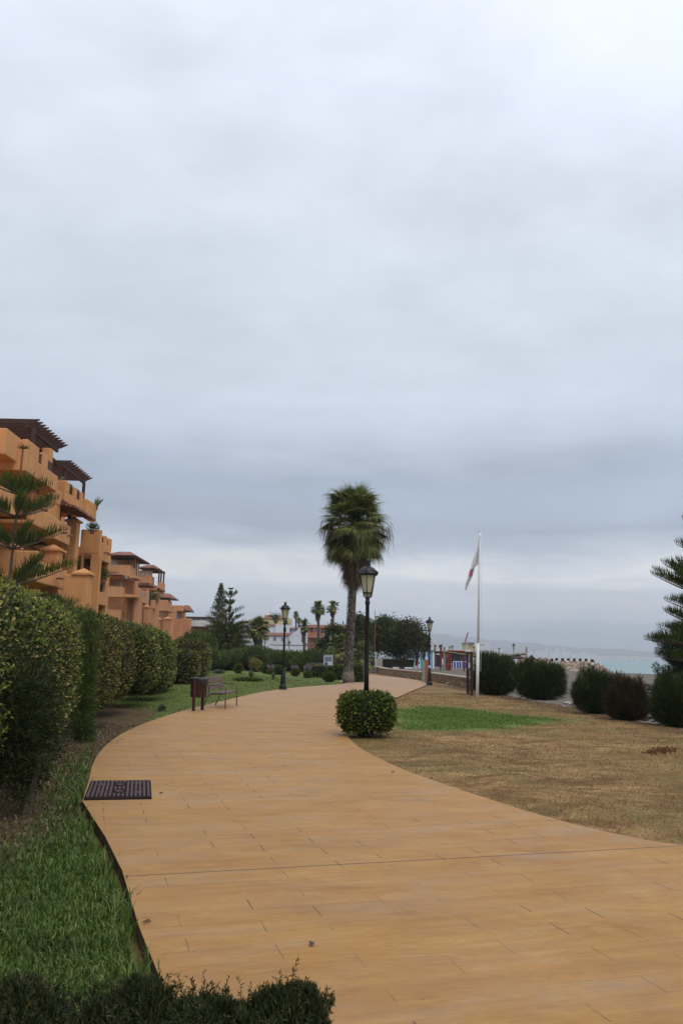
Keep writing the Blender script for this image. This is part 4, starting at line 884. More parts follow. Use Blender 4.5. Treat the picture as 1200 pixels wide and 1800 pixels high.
for r_,z_ in prof:
    for j in range(k_):
        a = j*2*math.pi/k_; rr = r_+.010*math.sin(5*a)+.008*math.sin(11*a+1); bg.v.append((mid.x+rr*math.cos(a),mid.y+rr*math.sin(a),z_+(.012*math.sin(3*a+1)+(.03*math.sin(4*a+.5)+.02*math.sin(9*a) if z_ < .76 else 0))))
for i in range(len(prof)-1):
    for j in range(k_): j2 = (j+1)%k_; bg.f.append((i*k_+j,i*k_+j2,(i+1)*k_+j2,(i+1)*k_+j))
bg.build('bin_bag','bag_plastic',t,True)
# bench: four feet measured on the photo
fl_, fr_, bl_, br_ = P(395,1246), P(418.5,1239), P(357.5,1244), P(384,1238)
O = Vector((fl_.x,fl_.y,0)); ux = Vector((fr_.x-fl_.x, fr_.y-fl_.y, 0)); 
wlen = min(1.8, ux.length); ux = ux.normalized(); uy = Vector((-ux.y,ux.x,0))
if uy.dot(Vector((bl_.x,bl_.y,0))-O) < 0: uy = -uy
t = thing('park_bench', O, 'brown park bench with curved metal frame on the path edge beside the bin', 'bench')
dpt = .62
def bw(a, b_, z): return tuple(ux*a+uy*b_+Vector((0,0,z)))
for a in (0.06, wlen-.06):
    f_ = MB()
    arm = [bw(a,0,0),bw(a,0,.35),bw(a,.0,.56),bw(a,.03,.63),bw(a,.09,.665),bw(a,.2,.67),bw(a,.45,.655)]
    f_.tube(arm,.018,8); f_.tube([bw(a,.66,0),bw(a,.56,.25),bw(a,.50,.40),bw(a,.50,.55),bw(a,.53,.70),bw(a,.60,.92)],.018,8)
    f_.tube([bw(a,0,.40),bw(a,.03,.415),bw(a,.45,.40),bw(a,.52,.33)],.018,8); f_.build('frame','bench_metal',t,True)
for i,bb in enumerate((.06,.165,.27,.375)):
    m_ = MB(); z_ = .435-.0*i; m_.hexa([bw(0,bb-.045,z_-.018),bw(wlen,bb-.045,z_-.018),bw(wlen,bb+.045,z_-.018),bw(0,bb+.045,z_-.018),bw(0,bb-.045,z_+.018),bw(wlen,bb-.045,z_+.018),bw(wlen,bb+.045,z_+.018),bw(0,bb+.045,z_+.018)]); m_.build('seat_slat','bench_wood',t,False,.008)
for z_,bb,th in ((.60,.49,.15),(.80,.535,.16)):
    m_ = MB(); dz_ = th/2; k = .26*dz_*2; m_.hexa([bw(0,bb-.016-k/2,z_-dz_),bw(wlen,bb-.016-k/2,z_-dz_),bw(wlen,bb+.016-k/2,z_-dz_),bw(0,bb+.016-k/2,z_-dz_),bw(0,bb-.016+k/2,z_+dz_),bw(wlen,bb-.016+k/2,z_+dz_),bw(wlen,bb+.016+k/2,z_+dz_),bw(0,bb+.016+k/2,z_+dz_)]); m_.build('back_slat','bench_wood',t,False,.01)

# ------------------------------------------------------------------ palms
def frond(acc, O_, d, pet, rad, nseg, droop, roll, spread=1.9, wid=.075, pr=None):
    d = Vector(d).normalized(); s = d.cross(Vector((0,0,1)))
    if s.length < .05: s = Vector((1,0,0))
    s.normalize(); s = (Matrix.Rotation(roll,3,d) @ s)
    k = 6; pts = []; p = Vector(O_); dd = d.copy()
    for i in range(k): p = p+dd*pet/k; dd = (dd+Vector((0,0,-droop*.10))).normalized(); pts.append(p.copy())
    if pr is not None: pr.tube([O_]+pts, [.03,.025,.022,.02,.018,.016,.012], 4, False)
    s = (s-dd*s.dot(dd)).normalized(); tip = pts[-1]
    for j in range(nseg):
        ph = (j/(nseg-1)-.5)*2*spread; di = (dd*math.cos(ph)+s*math.sin(ph)).normalized(); L_ = rad*(.82+.18*math.cos(ph))*random.uniform(.85,1.1)
        nrm = dd.cross(s); sd_ = di.cross(nrm).normalized(); q = tip.copy(); dj = di.copy(); wv_ = [wid*.5, wid, wid*.6, wid*.25, 0.005]; base = len(acc[0])
        for i in range(5):
            acc[0].append(q-sd_*wv_[i]/2); acc[0].append(q+sd_*wv_[i]/2)
            q = q+dj*L_/4; dj = (dj+Vector((0,0,-droop*(.10+.22*i)))).normalized()
        for i in range(4): acc[1].append((base+2*i, base+2*i+1, base+2*i+3, base+2*i+2))
def palm(name, base, top, r0, flare, label, cat, group, crown_r, ng, nd, nseg, seed, elong=1.0, skirt=1.0, trunk_m='palm_trunk', stubs=False):
    random.seed(seed); b_ = Vector(base); tp = Vector(top)-b_; t = thing(name, b_, label, cat, group)
    pts = []; rr = []
    for i in range(25):
        f = i/24; pts.append(tp*f+Vector((math.sin(f*3.1)*.12*r0*2,0,0))); rr.append(r0*(1+(flare-1)*math.exp(-f*tp.length/.55)+.16*math.exp(-f*tp.length/2.5))*(1+.05*math.sin(i*2.3)))
    MB().tube(pts, rr, 18).build('trunk', trunk_m, t, True)
    if stubs:
        st = MB()
        for i in range(520):
            f = .16+.84*i/520; a = i*2.39996; p = tp*f; r_ = r0*1.02; ca,sa = math.cos(a),math.sin(a); q = p+Vector((ca*r_,sa*r_,0)); u = Vector((-sa,ca,0))*.055; o_ = Vector((ca,sa,0))
            w_ = .06+.04*(f > .9); st.add([q-u-Vector((0,0,.05)),q+u-Vector((0,0,.05)),q+o_*w_+Vector((0,0,.075)),q+Vector((0,0,.03))],[(0,1,2),(0,2,3),(1,3,2)])
        st.build('leaf_bases', trunk_m, t)
    acc = ([],[]); pr = MB(); ga = 2.39996
    for i in range(ng):
        f = i/ng; el = R(84-112*f**.85); a = i*ga+random.uniform(-.2,.2); d = Vector((math.cos(a)*math.cos(el),math.sin(a)*math.cos(el),math.sin(el)))
        frond(acc, tp+Vector((0,0,-.5*f*elong*crown_r*.5)), d, crown_r*random.choice((.16,.3,.42,.5,.56,.6))*(1 if f > .15 else .75), crown_r*random.uniform(.42,.52), nseg, random.uniform(.55,1.15), random.uniform(-.5,.5), 1.6, .095*crown_r*.55*24/nseg, pr)
    m_ = MB(); m_.v = [tuple(v) for v in acc[0]]; m_.f = acc[1]; m_.build('green_fronds','palm_green',t); 
    acc = ([],[])
    for i in range(nd):
        f = i/max(1,nd-1); a = i*ga+1; el = R(-35-45*f); d = Vector((math.cos(a)*math.cos(el),math.sin(a)*math.cos(el),math.sin(el)))
        frond(acc, tp+Vector((0,0,-(.15+.95*f*skirt)*crown_r*.62*elong)), d, crown_r*random.uniform(.2,.42)*(1.35-.75*f), crown_r*random.uniform(.36,.55), max(6,int(nseg*.7)), 1.7, random.uniform(-.8,.8), 1.2, .075*crown_r*.55*24/nseg, pr)
    m_ = MB(); m_.v = [tuple(v) for v in acc[0]]; m_.f = acc[1]; m_.build('dead_fronds','palm_dead',t)
    pr.build('petioles','palm_dead',t)
    return t
pb = P(611,1199.5); pt_ = A(624,905,pb.y)
pm = palm('fan_palm', (pb.x,pb.y,-.05), (pt_.x,pt_.y,pt_.z), .225, 1.75, 'tall shaggy fan palm with drooping brown skirt beside the path', 'palm tree', None, 2.6, 165, 110, 30, 5, 2.3, .74, stubs=True)
acc = ([],[])
random.seed(12)
for i in range(46):      # long dry strands hanging from the rim of the crown
    a = i*2.39996; r_ = random.uniform(1.5,2.25); p = Vector(pt_)-Vector((pb.x,pb.y,-.05))+Vector((math.cos(a)*r_,math.sin(a)*r_,random.uniform(-1.3,-.2)))
    for j in range(4):
        L_ = random.uniform(.4,1.4); q = p+Vector((random.uniform(-.4,.4),random.uniform(-.4,.4),random.uniform(-.2,.2))); k = len(acc[0]); w_ = .011
        acc[0].extend([q-Vector((w_,0,0)), q+Vector((w_,0,0)), q+Vector((w_+math.cos(a)*.12,0,-L_*.5)), q+Vector((-w_+math.cos(a)*.12,0,-L_*.5)), q+Vector((math.cos(a)*.2,0,-L_))])
        acc[1].extend([(k,k+1,k+2,k+3),(k+3,k+2,k+4)])
m_ = MB(); m_.v = [tuple(v) for v in acc[0]]; m_.f = acc[1]; m_.build('dry_strands','palm_dead',pm)
PG = 'fan palms in the background'
def bgpalm(x, yc, ybase, Y, cr, label, seed, el=1.0, sk=1.0, ng=30, nd=24, r0=.2, tm='bark_grey'):
    b_ = A(x, ybase, Y); tp = A(x, yc, Y); palm('fan_palm', (b_.x,Y,min(b_.z,0)), (tp.x+.02,Y,tp.z), r0, 1.3, label, 'palm tree', PG, cr*1.15, int(ng*1.6), int(nd*1.4), 12, seed, el, sk*.75, tm)
bgpalm(559,1066,1150,130,1.35,'slim palm above the orange house, left of the chimney',41,1.3,1.5)
bgpalm(584.5,1065,1150,130,1.15,'palm right above the orange chimney top',42,1.3,1.3)
bgpalm(534,1096,1150,120,1.0,'palm with elongated shaggy crown in front of the white gable',43,2.3,1.7,34,30,.16)
bgpalm(520,1080,1150,190,.95,'small far palm, the taller of two right of the lamp lantern',44)
bgpalm(525,1090,1150,200,.8,'small far palm, the shorter of two right of the lamp lantern',45)
bgpalm(453,1101,1136,100,1.55,'broad short fan palm left of the white house',46,1.5,1.0,56,34,.45)
bgpalm(484.5,1086,1130,215,1.15,'small palm in front of the yellow house roof',47)
bgpalm(502,1095,1130,205,.9,'small palm partly hidden by the lamp post beside the yellow house',48)
bgpalm(634,1150,1185,80,1.5,'low drooping fan palm in the trees between palm trunk and lamp pole',50,1.4,1.1,40,30,.3)
bgpalm(597,1134,1185,84,1.5,'low palm in the trees left of the tall palm trunk',51,1.4,1.1,40,20,.3)

# ------------------------------------------------------------------ norfolk pines
def rh(Pt, D, S, asp):
    D = unit(D); sd_ = unit(np.cross(D, RNG.normal(size=D.shape))); V = []; 
    for q in (sd_, np.cross(D, sd_)): V.append(np.stack([Pt, Pt+D*S*.4+q*S*asp*.5, Pt+D*S, Pt+D*S*.4-q*S*asp*.5], 1))
    V = np.concatenate(V).reshape(-1,3); return V, np.arange(len(V)).reshape(-1,4)
def pine(base, top, whorls, label, bl=.26, step=.035, asp=.14, tr=.07, group='norfolk pines', m_='pine_leaf', topt=.15, tm='bark'):
    b_ = Vector(base); t = thing('norfolk_pine', b_, label, 'pine tree', group); tp = Vector(top)-b_
    MB().tube([tp*i/8 for i in range(9)], [tr*(1-.75*i/8) for i in range(9)], 8).build('trunk', tm, t, True)
    lim = MB(); PT = []; DD = []; SS = []
    for zj, n_, L_, rise, ph in whorls:
        f = zj/tp.z; o_ = tp*f
        for i in range(n_):
            a = ph+i*2*math.pi/n_+random.uniform(-.15,.15); ll = L_*random.uniform(.85,1.1); out = Vector((math.cos(a),math.sin(a),0)); sd_ = Vector((-out.y,out.x,0))
            c_ = [o_+out*ll*tt+Vector((0,0,rise*(tt**1.25))) for tt in (0,.2,.4,.6,.8,1.0)]
            lim.tube(c_, [tr*.4,tr*.33,tr*.27,tr*.2,tr*.14,tr*.08], 5, False); k = max(6,int(ll/step))
            for j in range(k):
                tt = .18+.82*j/(k-1); p = o_+out*ll*tt+Vector((0,0,rise*(tt**1.25))); s_ = bl*min(1, 1.9*(1.2-tt))
                for sg in (-1,-.3,.3,1):
                    PT.append(p); DD.append(out*.16+sd_*sg*.42+Vector((0,0,1.0))+Vector((random.gauss(0,.08),random.gauss(0,.08),0))); SS.append(max(.05,s_*random.uniform(.75,1.15)))
    lim.build('limbs', tm, t, True)
    for i in range(40):
        a = i*2.4; PT.append(tp*.985); DD.append(Vector((math.cos(a),math.sin(a),random.uniform(.2,.8)))); SS.append(topt)
    V,Fq = rh(np.array(PT), np.array(DD), np.array(SS)[:,None], asp); npmesh('foliage', V, Fq, m_, t); return t
random.seed(3)
b_ = A(8,1075,16); tp = A(42,782,16); zt = tp.z
zj = lambda y: A(25,y,16).z
pine((b_.x,16,-.1), (tp.x,16,zt), [(zj(860),6,.62,.20,.3),(zj(899),6,.86,.33,.9),(zj(956),6,1.0,.38,.2),(zj(1022),6,1.42,.50,.30),(zj(1075),6,1.5,.3,.1)], 'norfolk pine in front of the orange block, cut off by the left edge', .34, .042, .06, .055)
b_ = A(1226,1240,25); tp = A(1233,800,25)
Z = lambda y: A(1226,y,25).z
pine((b_.x,25,-.7), (tp.x,25,tp.z), [(Z(890),5,.62,.30,3.14),(Z(935),7,.8,.35,2.9),(Z(978),8,1.15,.50,3.0),(Z(1004),8,1.55,.72,3.1),(Z(1036),8,.95,.40,3.3),(Z(1060),8,1.1,.45,3.14),(Z(1082),8,1.2,.35,2.9),(Z(1096),8,1.7,.22,3.1),(Z(1125),8,1.3,.2,3.5)], 'norfolk pine cut off by the right edge', .42, .06, .065, .09)
b_ = A(397,1172,92); Z2 = lambda y: A(403,y,92).z; tp = A(406,1034,92)
pine((b_.x,92,0), (tp.x,92,tp.z), [(Z2(1050),4,.9,.5,.1),(Z2(1064),3,.7,.4,.9),(Z2(1080),4,1.7,.8,.2),(Z2(1094),4,2.1,.9,.5),(Z2(1106),8,2.4,.75,.3),(Z2(1112),9,2.9,.6,.1),(Z2(1119),10,3.1,.5,.6),(Z2(1126),10,3.2,.35,.2),(Z2(1133),11,3.3,.2,.5),(Z2(1141),11,3.3,.1,.0),(Z2(1149),11,3.2,-.1,.1),(Z2(1157),10,3.0,-.2,.4)], 'dark norfolk pine with red trunk at the far end of the lawn', .6, .2, .2, .14, tm='bark_red', topt=.4)
whl = []
for i in range(17):
    f = i/16; whl.append((A(388,1033+f*78,140).z, 5, .35+3.0*f**1.05, .1+.3*f, i*.5))
b_ = A(383,1125,140); tp = A(389,1025,140)
pine((b_.x,140,0), (tp.x,140,tp.z), whl, 'tall slender norfolk pine behind the dark one', .55, .62, .2, .2, topt=.4)

# ------------------------------------------------------------------ broad trees and shrubs
def tree(name, x, Y, W_, H_, label, cat, group, m_, k, ls, seed, z0=.25, base=0.0, tm='bark', nb=11, yb=None, asp=.55, tr=.18):
    rs = np.random.default_rng(seed); X = A(x,1150,Y).x; t = thing(name, (X,Y,base), label, cat, group)
    bl_ = []
    for i in range(nb):
        a = i*2.4+rs.uniform(0,.6); h_ = z0+(1-z0)*rs.uniform(.30,.80); f = 1-abs((h_-z0)/(1-z0)-.45)*.8; r_ = W_/2*rs.uniform(.25,.62)*f
        bl_.append((math.cos(a)*r_, math.sin(a)*r_*.8, H_*h_, W_*rs.uniform(.19,.28), W_*rs.uniform(.18,.25), H_*(1-z0)*rs.uniform(.20,.28)))
    tk = MB(); tk.tube([(0,0,-.1),(.05,0,H_*z0*.6),(0,.05,H_*(z0+.25))],[tr,tr*.8,tr*.5],8); tk.build('trunk',tm,t,True)
    lm_ = MB()
    for b_ in bl_[:7]: lm_.tube([(0,0,H_*z0*.5),(b_[0]*.5,b_[1]*.5,H_*z0*.7+b_[2]*.25),(b_[0],b_[1],b_[2])],[tr*.5,tr*.35,tr*.12],6)
    lm_.build('limbs',tm,t,True)
    V,Fq = blob_leaves(bl_, k, ls, asp, .8, .75, .35); npmesh('crown', V, Fq, m_, t); return t
TG = 'trees behind the palm'
tree('broad_tree', 704, 98, 7.4, 6.0, 'dark domed tamarisk like tree left of the striped hut', 'tree', TG, 'tree_leaf_olive', 34000, .20, 61, .08, nb=20)
tree('broad_tree', 744, 100, 2.0, 4.2, 'small arm of dark foliage reaching to the striped hut lamp', 'tree', TG, 'tree_leaf_olive', 4000, .18, 67, .45, nb=6, tr=.1)
tree('broad_tree', 655, 95, 5.6, 6.1, 'green leafy tree between the lamp pole and the dark domed tree', 'tree', TG, 'tree_leaf', 22000, .24, 62, .12, nb=13)
tree('broad_tree', 630, 90, 3.6, 5.8, 'green tree directly behind the nearest lamp pole', 'tree', TG, 'tree_leaf', 12000, .24, 63, .12, nb=9)
tree('broad_tree', 593, 92, 4.2, 5.1, 'green tree left of the tall palm trunk', 'tree', TG, 'tree_leaf', 16000, .24, 64, .08, nb=11)
tree('broad_tree', 574, 97, 3.0, 4.2, 'small green tree behind the notice board', 'tree', TG, 'tree_leaf', 9000, .24, 65, .05, nb=9)
tree('broad_tree', 612, 88, 3.0, 3.6, 'low dark tree crown behind the base of the tall palm', 'tree', TG, 'tree_leaf', 8000, .24, 66, .02, nb=8)
def shrub(x, Y, W_, H_, label, m_, k, ls, seed, name='shrub', cat='shrub', group='shrubs along the back of the lawn', asp=.3, up=.7, base=-.05, core=True, nb=7, dp=.8, wide=False):
    rs = np.random.default_rng(seed); X = A(x,1150,Y).x; t = thing(name, (X,Y,base), label, cat, group)
    bl_ = [(0,0,H_*.5,W_*.40,W_*.38*dp,H_*.47)]+[(rs.uniform(-.28,.28)*W_, rs.uniform(-.25,.25)*W_*dp, H_*rs.uniform(.35,.68), W_*rs.uniform(.18,.28), W_*.2*dp, H_*rs.uniform(.2,.33)) for _ in range(nb)]
    if wide: bl_ = [(rs.uniform(-.36,.36)*W_, rs.uniform(-.25,.25)*W_*dp, H_*rs.uniform(.28,.72)*(1-.25*abs(i_/nb-.5)), W_*rs.uniform(.13,.22), W_*.2*dp, H_*rs.uniform(.22,.36)) for i_ in range(nb)]+[(rs.uniform(-.36,.36)*W_, rs.uniform(-.25,.25)*W_*dp, H_*rs.uniform(.72,.95), W_*.05, W_*.05, H_*rs.uniform(.10,.2)) for _ in range(12)]+[(0,0,H_*.4,W_*.42,W_*.38*dp,H_*.42),(0,0,H_*.2,W_*.44,W_*.4*dp,H_*.22)]
    if core:
        cb = MB(); cb.lathe([(W_*.18,0),(W_*.33,H_*.18),(W_*.36,H_*.45),(W_*.26,H_*.72),(W_*.08,H_*.84)],12,(0,0,0),0,1,dp); cb.build('inner_twigs','hedge_core',t,True)
    V,Fq = blob_leaves(bl_, k, ls, asp, .6, .45, 0, up); V[:,2] = np.maximum(V[:,2], -.02); npmesh('foliage', V, Fq, m_, t); return t
for i,(x,Y,W_,H_,lab) in enumerate([(352,70,4.2,2.3,'feathery shrub just left of the dark norfolk pine'),(428,84,4.6,2.2,'feathery shrub right of the dark norfolk pine'),(450,80,4.5,2.45,'feathery shrub under the broad fan palm'),
    (478,79,4.4,2.0,'feathery shrub below the white house, left of the lawn lamp'),(505,78,4.4,2.0,'feathery shrub behind the long boxy hedge'),(530,77,4.2,1.95,'feathery shrub right of the long boxy hedge'),(556,76,4.2,2.15,'dark feathery shrub left of the notice board'),(400,80,5,1.9,'dark feathery shrub under the norfolk pine'),(376,76,3.4,1.6,'low feathery shrub at the end of the hedge row')]):
    shrub(x,Y,W_,H_,lab,'shrub_leaf',9000,.22,70+i,asp=.2,up=1.1)
def boxhedge(x0,x1,ytop,ybase,dp,label,seed,m_='hedge_leaf',dens=320,size=.12):
    p0 = P(x0,ybase); p1 = P(x1,ybase); Y = (p0.y+p1.y)/2; h_ = A(x0,ytop,Y).z; X0 = A(x0,ybase,Y).x; X1 = A(x1,ybase,Y).x
    clipped('hedge', ((X0+X1)/2,Y+dp/2,-.05), (X1-X0)/2, dp/2, h_/2+.02, 0, label, 'hedge', 'low clipped hedges near the palm', seed=seed, m=m_, dens=dens, size=size, pw=8, under=.03, amp=.015)
boxhedge(480,526,1147.5,1177,2,'long boxy clipped hedge behind the purple flowers',81)
boxhedge(533,574,1170,1190,1.4,'low boxy hedge left of the notice board foot',82,size=.09,dens=500)
boxhedge(574,588,1171,1191,1.4,'low brownish hedge under the notice board',85,'hedge_leaf_brown',500,.09)
boxhedge(586,604,1168,1194,1.6,'dark boxy hedge left of the palm base',83,'bush_leaf',500,.09)
boxhedge(620,639,1167,1199,1.8,'green boxy hedge between the palm base and the lamp pole',84,'bush_leaf',600,.08)
# garden plants on the lawn
def gp(x, yb): p = P(x,yb,-.05); return p
def lowplant(x, yb, ytop, wpx, label, m_, k, ls, seed, **kw):
    p = gp(x,yb); H_ = (yb-ytop)/F*p.y; W_ = wpx/F*p.y; return shrub(x, p.y, W_, H_, label, m_, k, ls, seed, name=kw.pop('name','garden_shrub'), group=kw.pop('group','garden shrubs on the lawn'), base=-.05, **kw)
lowplant(420,1183.5,1168,17,'round clipped green bush on the lawn near the norfolk pine','bush_leaf',5000,.11,91,asp=.5,up=.2)
lowplant(450,1181,1159,24,'pale golden variegated shrub on the lawn','golden_leaf',5000,.13,92,asp=.5,up=.3)
lowplant(470,1184,1164,26,'green shrub right of the golden one','shrub_leaf',5000,.14,93,asp=.4,up=.4)
lowplant(490,1186,1170,30,'dark low flowering clump left of the lamp post','bush_leaf',4000,.12,94,asp=.2,up=1)
lowplant(520,1189,1176,16,'dark low bush right of the lamp post','bush_leaf',3000,.10,95,asp=.4,up=.3)
lowplant(579,1199,1181,24,'loose green bush in front of the notice board hedge','shrub_leaf',4500,.10,96,asp=.4,up=.5)
lowplant(436,1197.5,1191,60,'low dark ground cover bed around the two agaves','bush_leaf',5000,.07,97,asp=.3,up=.3,dp=.5,nb=5)
lowplant(386,1184,1178,24,'low silvery green plant at the foot of the last hedge','silver_leaf',2500,.09,98,asp=.3,up=.4)
lowplant(290,1250,1240,14,'small silvery plant near the hedge beside the path edge','silver_leaf',1500,.06,99,asp=.3,up=.4,core=False)
def agave(x, yb, ytop, wpx, label, seed):
    random.seed(seed); p = gp(x,yb); H_ = (yb-ytop)/F*p.y; W_ = wpx/F*p.y; t = thing('agave', p, label, 'agave', 'agaves on the lawn'); m_ = MB()
    for i in range(34):
        a = i*2.4; el = R(15+70*(i/34)); d = Vector((math.cos(a)*math.cos(el),math.sin(a)*math.cos(el),math.sin(el))); L_ = H_*random.uniform(.55,.75); o_ = Vector((0,0,H_*.3)); sd_ = Vector((-math.sin(a),math.cos(a),0))*W_*.07
        q1 = o_+d*L_*.4; q2 = o_+d*L_; m_.add([o_-sd_*.6,o_+sd_*.6,q1+sd_,q1-sd_,q2],[(0,1,2,3),(3,2,4)])
    m_.build('leaves','agave_leaf',t); MB().tube([(0,0,0),(0,0,H_*.35)],W_*.08,7).build('trunk','bark',t)
agave(441,1196,1176,21,'larger grey green agave on the lawn, left of the lamp post',5); agave(480,1196,1182,15,'smaller grey green agave just left of the lamp post',6)
def flowers(x, yb, ytop, wpx, label, seed, m_='flower_purple'):
    random.seed(seed); p = gp(x,yb); H_ = (yb-ytop)/F*p.y; W_ = wpx/F*p.y; t = thing('flower_clump', p, label, 'flowers', 'purple flower clumps'); st = MB(); V_ = []; n_ = 14
    for i in range(n_):
        x_ = random.uniform(-W_/2,W_/2); y_ = random.uniform(-.3,.3); h_ = H_*random.uniform(.8,1); st.tube([(x_*.7,y_,0),(x_,y_,h_)],.012,4); V_.append((x_,y_,h_,.06,.06,.05))
    st.build('stems','agave_leaf',t); V,Fq = blob_leaves(V_, 220, .06, .6, 1, 1); npmesh('blooms', V, Fq, m_, t)
    V,Fq = blob_leaves([(0,0,H_*.2,W_*.5,.35,H_*.3)], 900, .16, .14, .5, .8, 0, 1.2); npmesh('leaves', V, Fq, 'shrub_leaf', t)
flowers(476,1186,1170,14,'purple flowers left of the lamp post',1); flowers(517,1187,1171,12,'purple flowers right of the lamp post',2)
flowers(541,1192,1172,13,'tall purple flowers in front of the low boxy hedge',3); flowers(556,1191,1175,14,'purple flowers right of the tall ones, before the low hedge',4)
# rosemary like bushes on the seaward edge
SG = 'dark bushes on the seaward edge of the dry lawn'
def sea_bush(x, yb, ytop, wpx, label, seed, m_='seaside_leaf', k=26000, nb=9, zb=-.06):
    p = P(x,yb); H_ = A(x,ytop,p.y).z-zb; W_ = wpx/F*p.y; t = shrub(x, p.y+W_*.3, W_*.92, H_*.88, label, m_, k, .26*p.y/30+.03, seed, name='seaside_bush', cat='bush', group=SG, asp=.05, up=1.5, base=zb, nb=14, dp=.75, wide=True); return t
sea_bush(866,1221,1149,84,'wide dark bush right behind the white flagpole',101,k=34000)
sea_bush(950,1229,1162,96,'dark bush, second right of the flagpole',102,k=34000)
sea_bush(1044,1253,1176,84,'green tipped dark bush right of the rubble gap',103,k=30000)
sea_bush(1098,1264,1190,84,'reddish brown dry bush leaning on the green tipped one',104,'seaside_leaf_dry',26000)
sea_bush(1185,1276,1176,100,'dark bush at the right edge of the lawn',105,k=34000)
sea_bush(1245,1290,1180,80,'dark bush just outside the right edge',106,k=9000)
t = thing('tamarisk', (A(1215,1200,27).x,27,-.7), 'dark feathery tamarisk behind the bush at the right edge', 'tree')
MB().tube([(0,0,0),(-.2,0,1.2),(-.1,.1,2.4)],[.09,.07,.03],7).build('trunk','bark',t,True)
lm_ = MB(); pts = []
for i in range(22):
    a = 2.4*i; z_ = .5+i*.12; L_ = (1.55-.035*i)*(.75+.25*math.sin(i*1.9)); e = Vector((math.cos(a)*L_-.15, math.sin(a)*L_*.7, z_+.45)); s_ = Vector((-.15,0,z_))
    lm_.tube([s_,s_.lerp(e,.5)+Vector((0,0,.08)),e],[.03,.02,.008],5)
    for j in range(5): q = s_.lerp(e,.3+.7*j/4); pts.append((q.x,q.y,q.z,.24-.03*j))
for q in ((-.95,0,1.75,.14),(-1.05,0,1.95,.12),(-1.12,0,2.12,.09),(-.8,0,1.6,.18),(-.65,0,1.2,.2),(-.95,0,.75,.16),(-1.15,0,.65,.1),(-.9,0,1.25,.12)): pts.append(q)
lm_.build('limbs','bark',t,True); feather(t, pts, 52000, .11, 'conifer_leaf', lean=(-.3,0,.4), aspect=.12)

# ------------------------------------------------------------------ stone wall, pillar
t = thing('stone_wall', (0,0,0), 'low rubble stone wall with pale coping between the path and the beach', 'wall')
wp = [Vector((p.x,p.y,0)) for p in WALL]; wp = [wp[0]]+[Vector(p) for p in [(3.9,72,0)]]+wp[2:]+[Vector((7.0,43.4,0))]
ms = MB(); cp = MB(); tops = [.50,.48,.46,.45,.42,.30]
for i in range(len(wp)-1):
    a,b_ = wp[i],wp[i+1]; d = (b_-a).normalized(); nn = Vector((d.y,-d.x,0))*.2; nn = nn if nn.x > 0 else -nn
    ms.hexa([(a.x,a.y,-.8),(b_.x,b_.y,-.8),(b_.x+nn.x*2,b_.y+nn.y*2,-.8),(a.x+nn.x*2,a.y+nn.y*2,-.8),(a.x,a.y,tops[i]),(b_.x,b_.y,tops[i+1]),(b_.x+nn.x*2,b_.y+nn.y*2,tops[i+1]),(a.x+nn.x*2,a.y+nn.y*2,tops[i])])
    e = nn*.15; cp.hexa([Vector((v.x,v.y,z_)) for v,z_ in ((a-e,tops[i]),(b_-e,tops[i+1]),(b_+nn*2+e,tops[i+1]),(a+nn*2+e,tops[i]))]+[Vector((v.x,v.y,z_+.07)) for v,z_ in ((a-e,tops[i]),(b_-e,tops[i+1]),(b_+nn*2+e,tops[i+1]),(a+nn*2+e,tops[i]))])
ms.build('masonry','stone_masonry',t); cp.build('coping','wall_coping',t)
pp = A(749,1190,53.5); t = thing('brick_pillar', (pp.x,53.5,-.05), 'short round topped red brick pillar with green side at the gap in the stone wall', 'pillar')
def arch_block(x0,x1,y0,y1,h_,r_=6):
    m_ = MB(); w_ = (x1-x0)/2; c_ = (x0+x1)/2; pr_ = [(x0,0),(x1,0)]+[(c_+w_*math.cos(a),h_-w_*.55+w_*.55*math.sin(a)) for a in [i*math.pi/8 for i in range(9)]]; k = len(pr_)
    m_.add([(x,y0,z_) for x,z_ in pr_]+[(x,y1,z_) for x,z_ in pr_],[tuple(range(k)),tuple(range(k,2*k))[::-1]]+[(i,k+i,k+(i+1)%k,(i+1)%k) for i in range(k)]); return m_
arch_block(-.10,.23,0,.45,1.46).build('brickwork','brick_red',t); arch_block(-.25,-.103,-.04,.42,1.40).build('side_panel','green_paint',t)
pp = A(660,1171,79); t = thing('post', (pp.x,79.5,-.05), 'pale thin post with flat cap at the far end of the stone wall', 'post'); MB().tube([(0,0,0),(0,0,1.75)],.09,8).build('shaft','galvanised',t); MB().lathe([(.10,1.75),(.2,1.78),(.2,1.86),(.1,1.9)],10).build('cap','galvanised',t)
pp = A(657,1130,90); r_ = thing('mast', (pp.x,88,0), 'thin reddish pole standing up through the green tree', 'pole'); MB().tube([(0,0,0),(0,0,A(659,1100,88).z)],.06,6).build('pole','bark_red',r_); MB().tube([(0,0,A(659,1100,88).z),(0,0,A(659,1073,88).z)],.03,6).build('tip','bench_metal',r_)
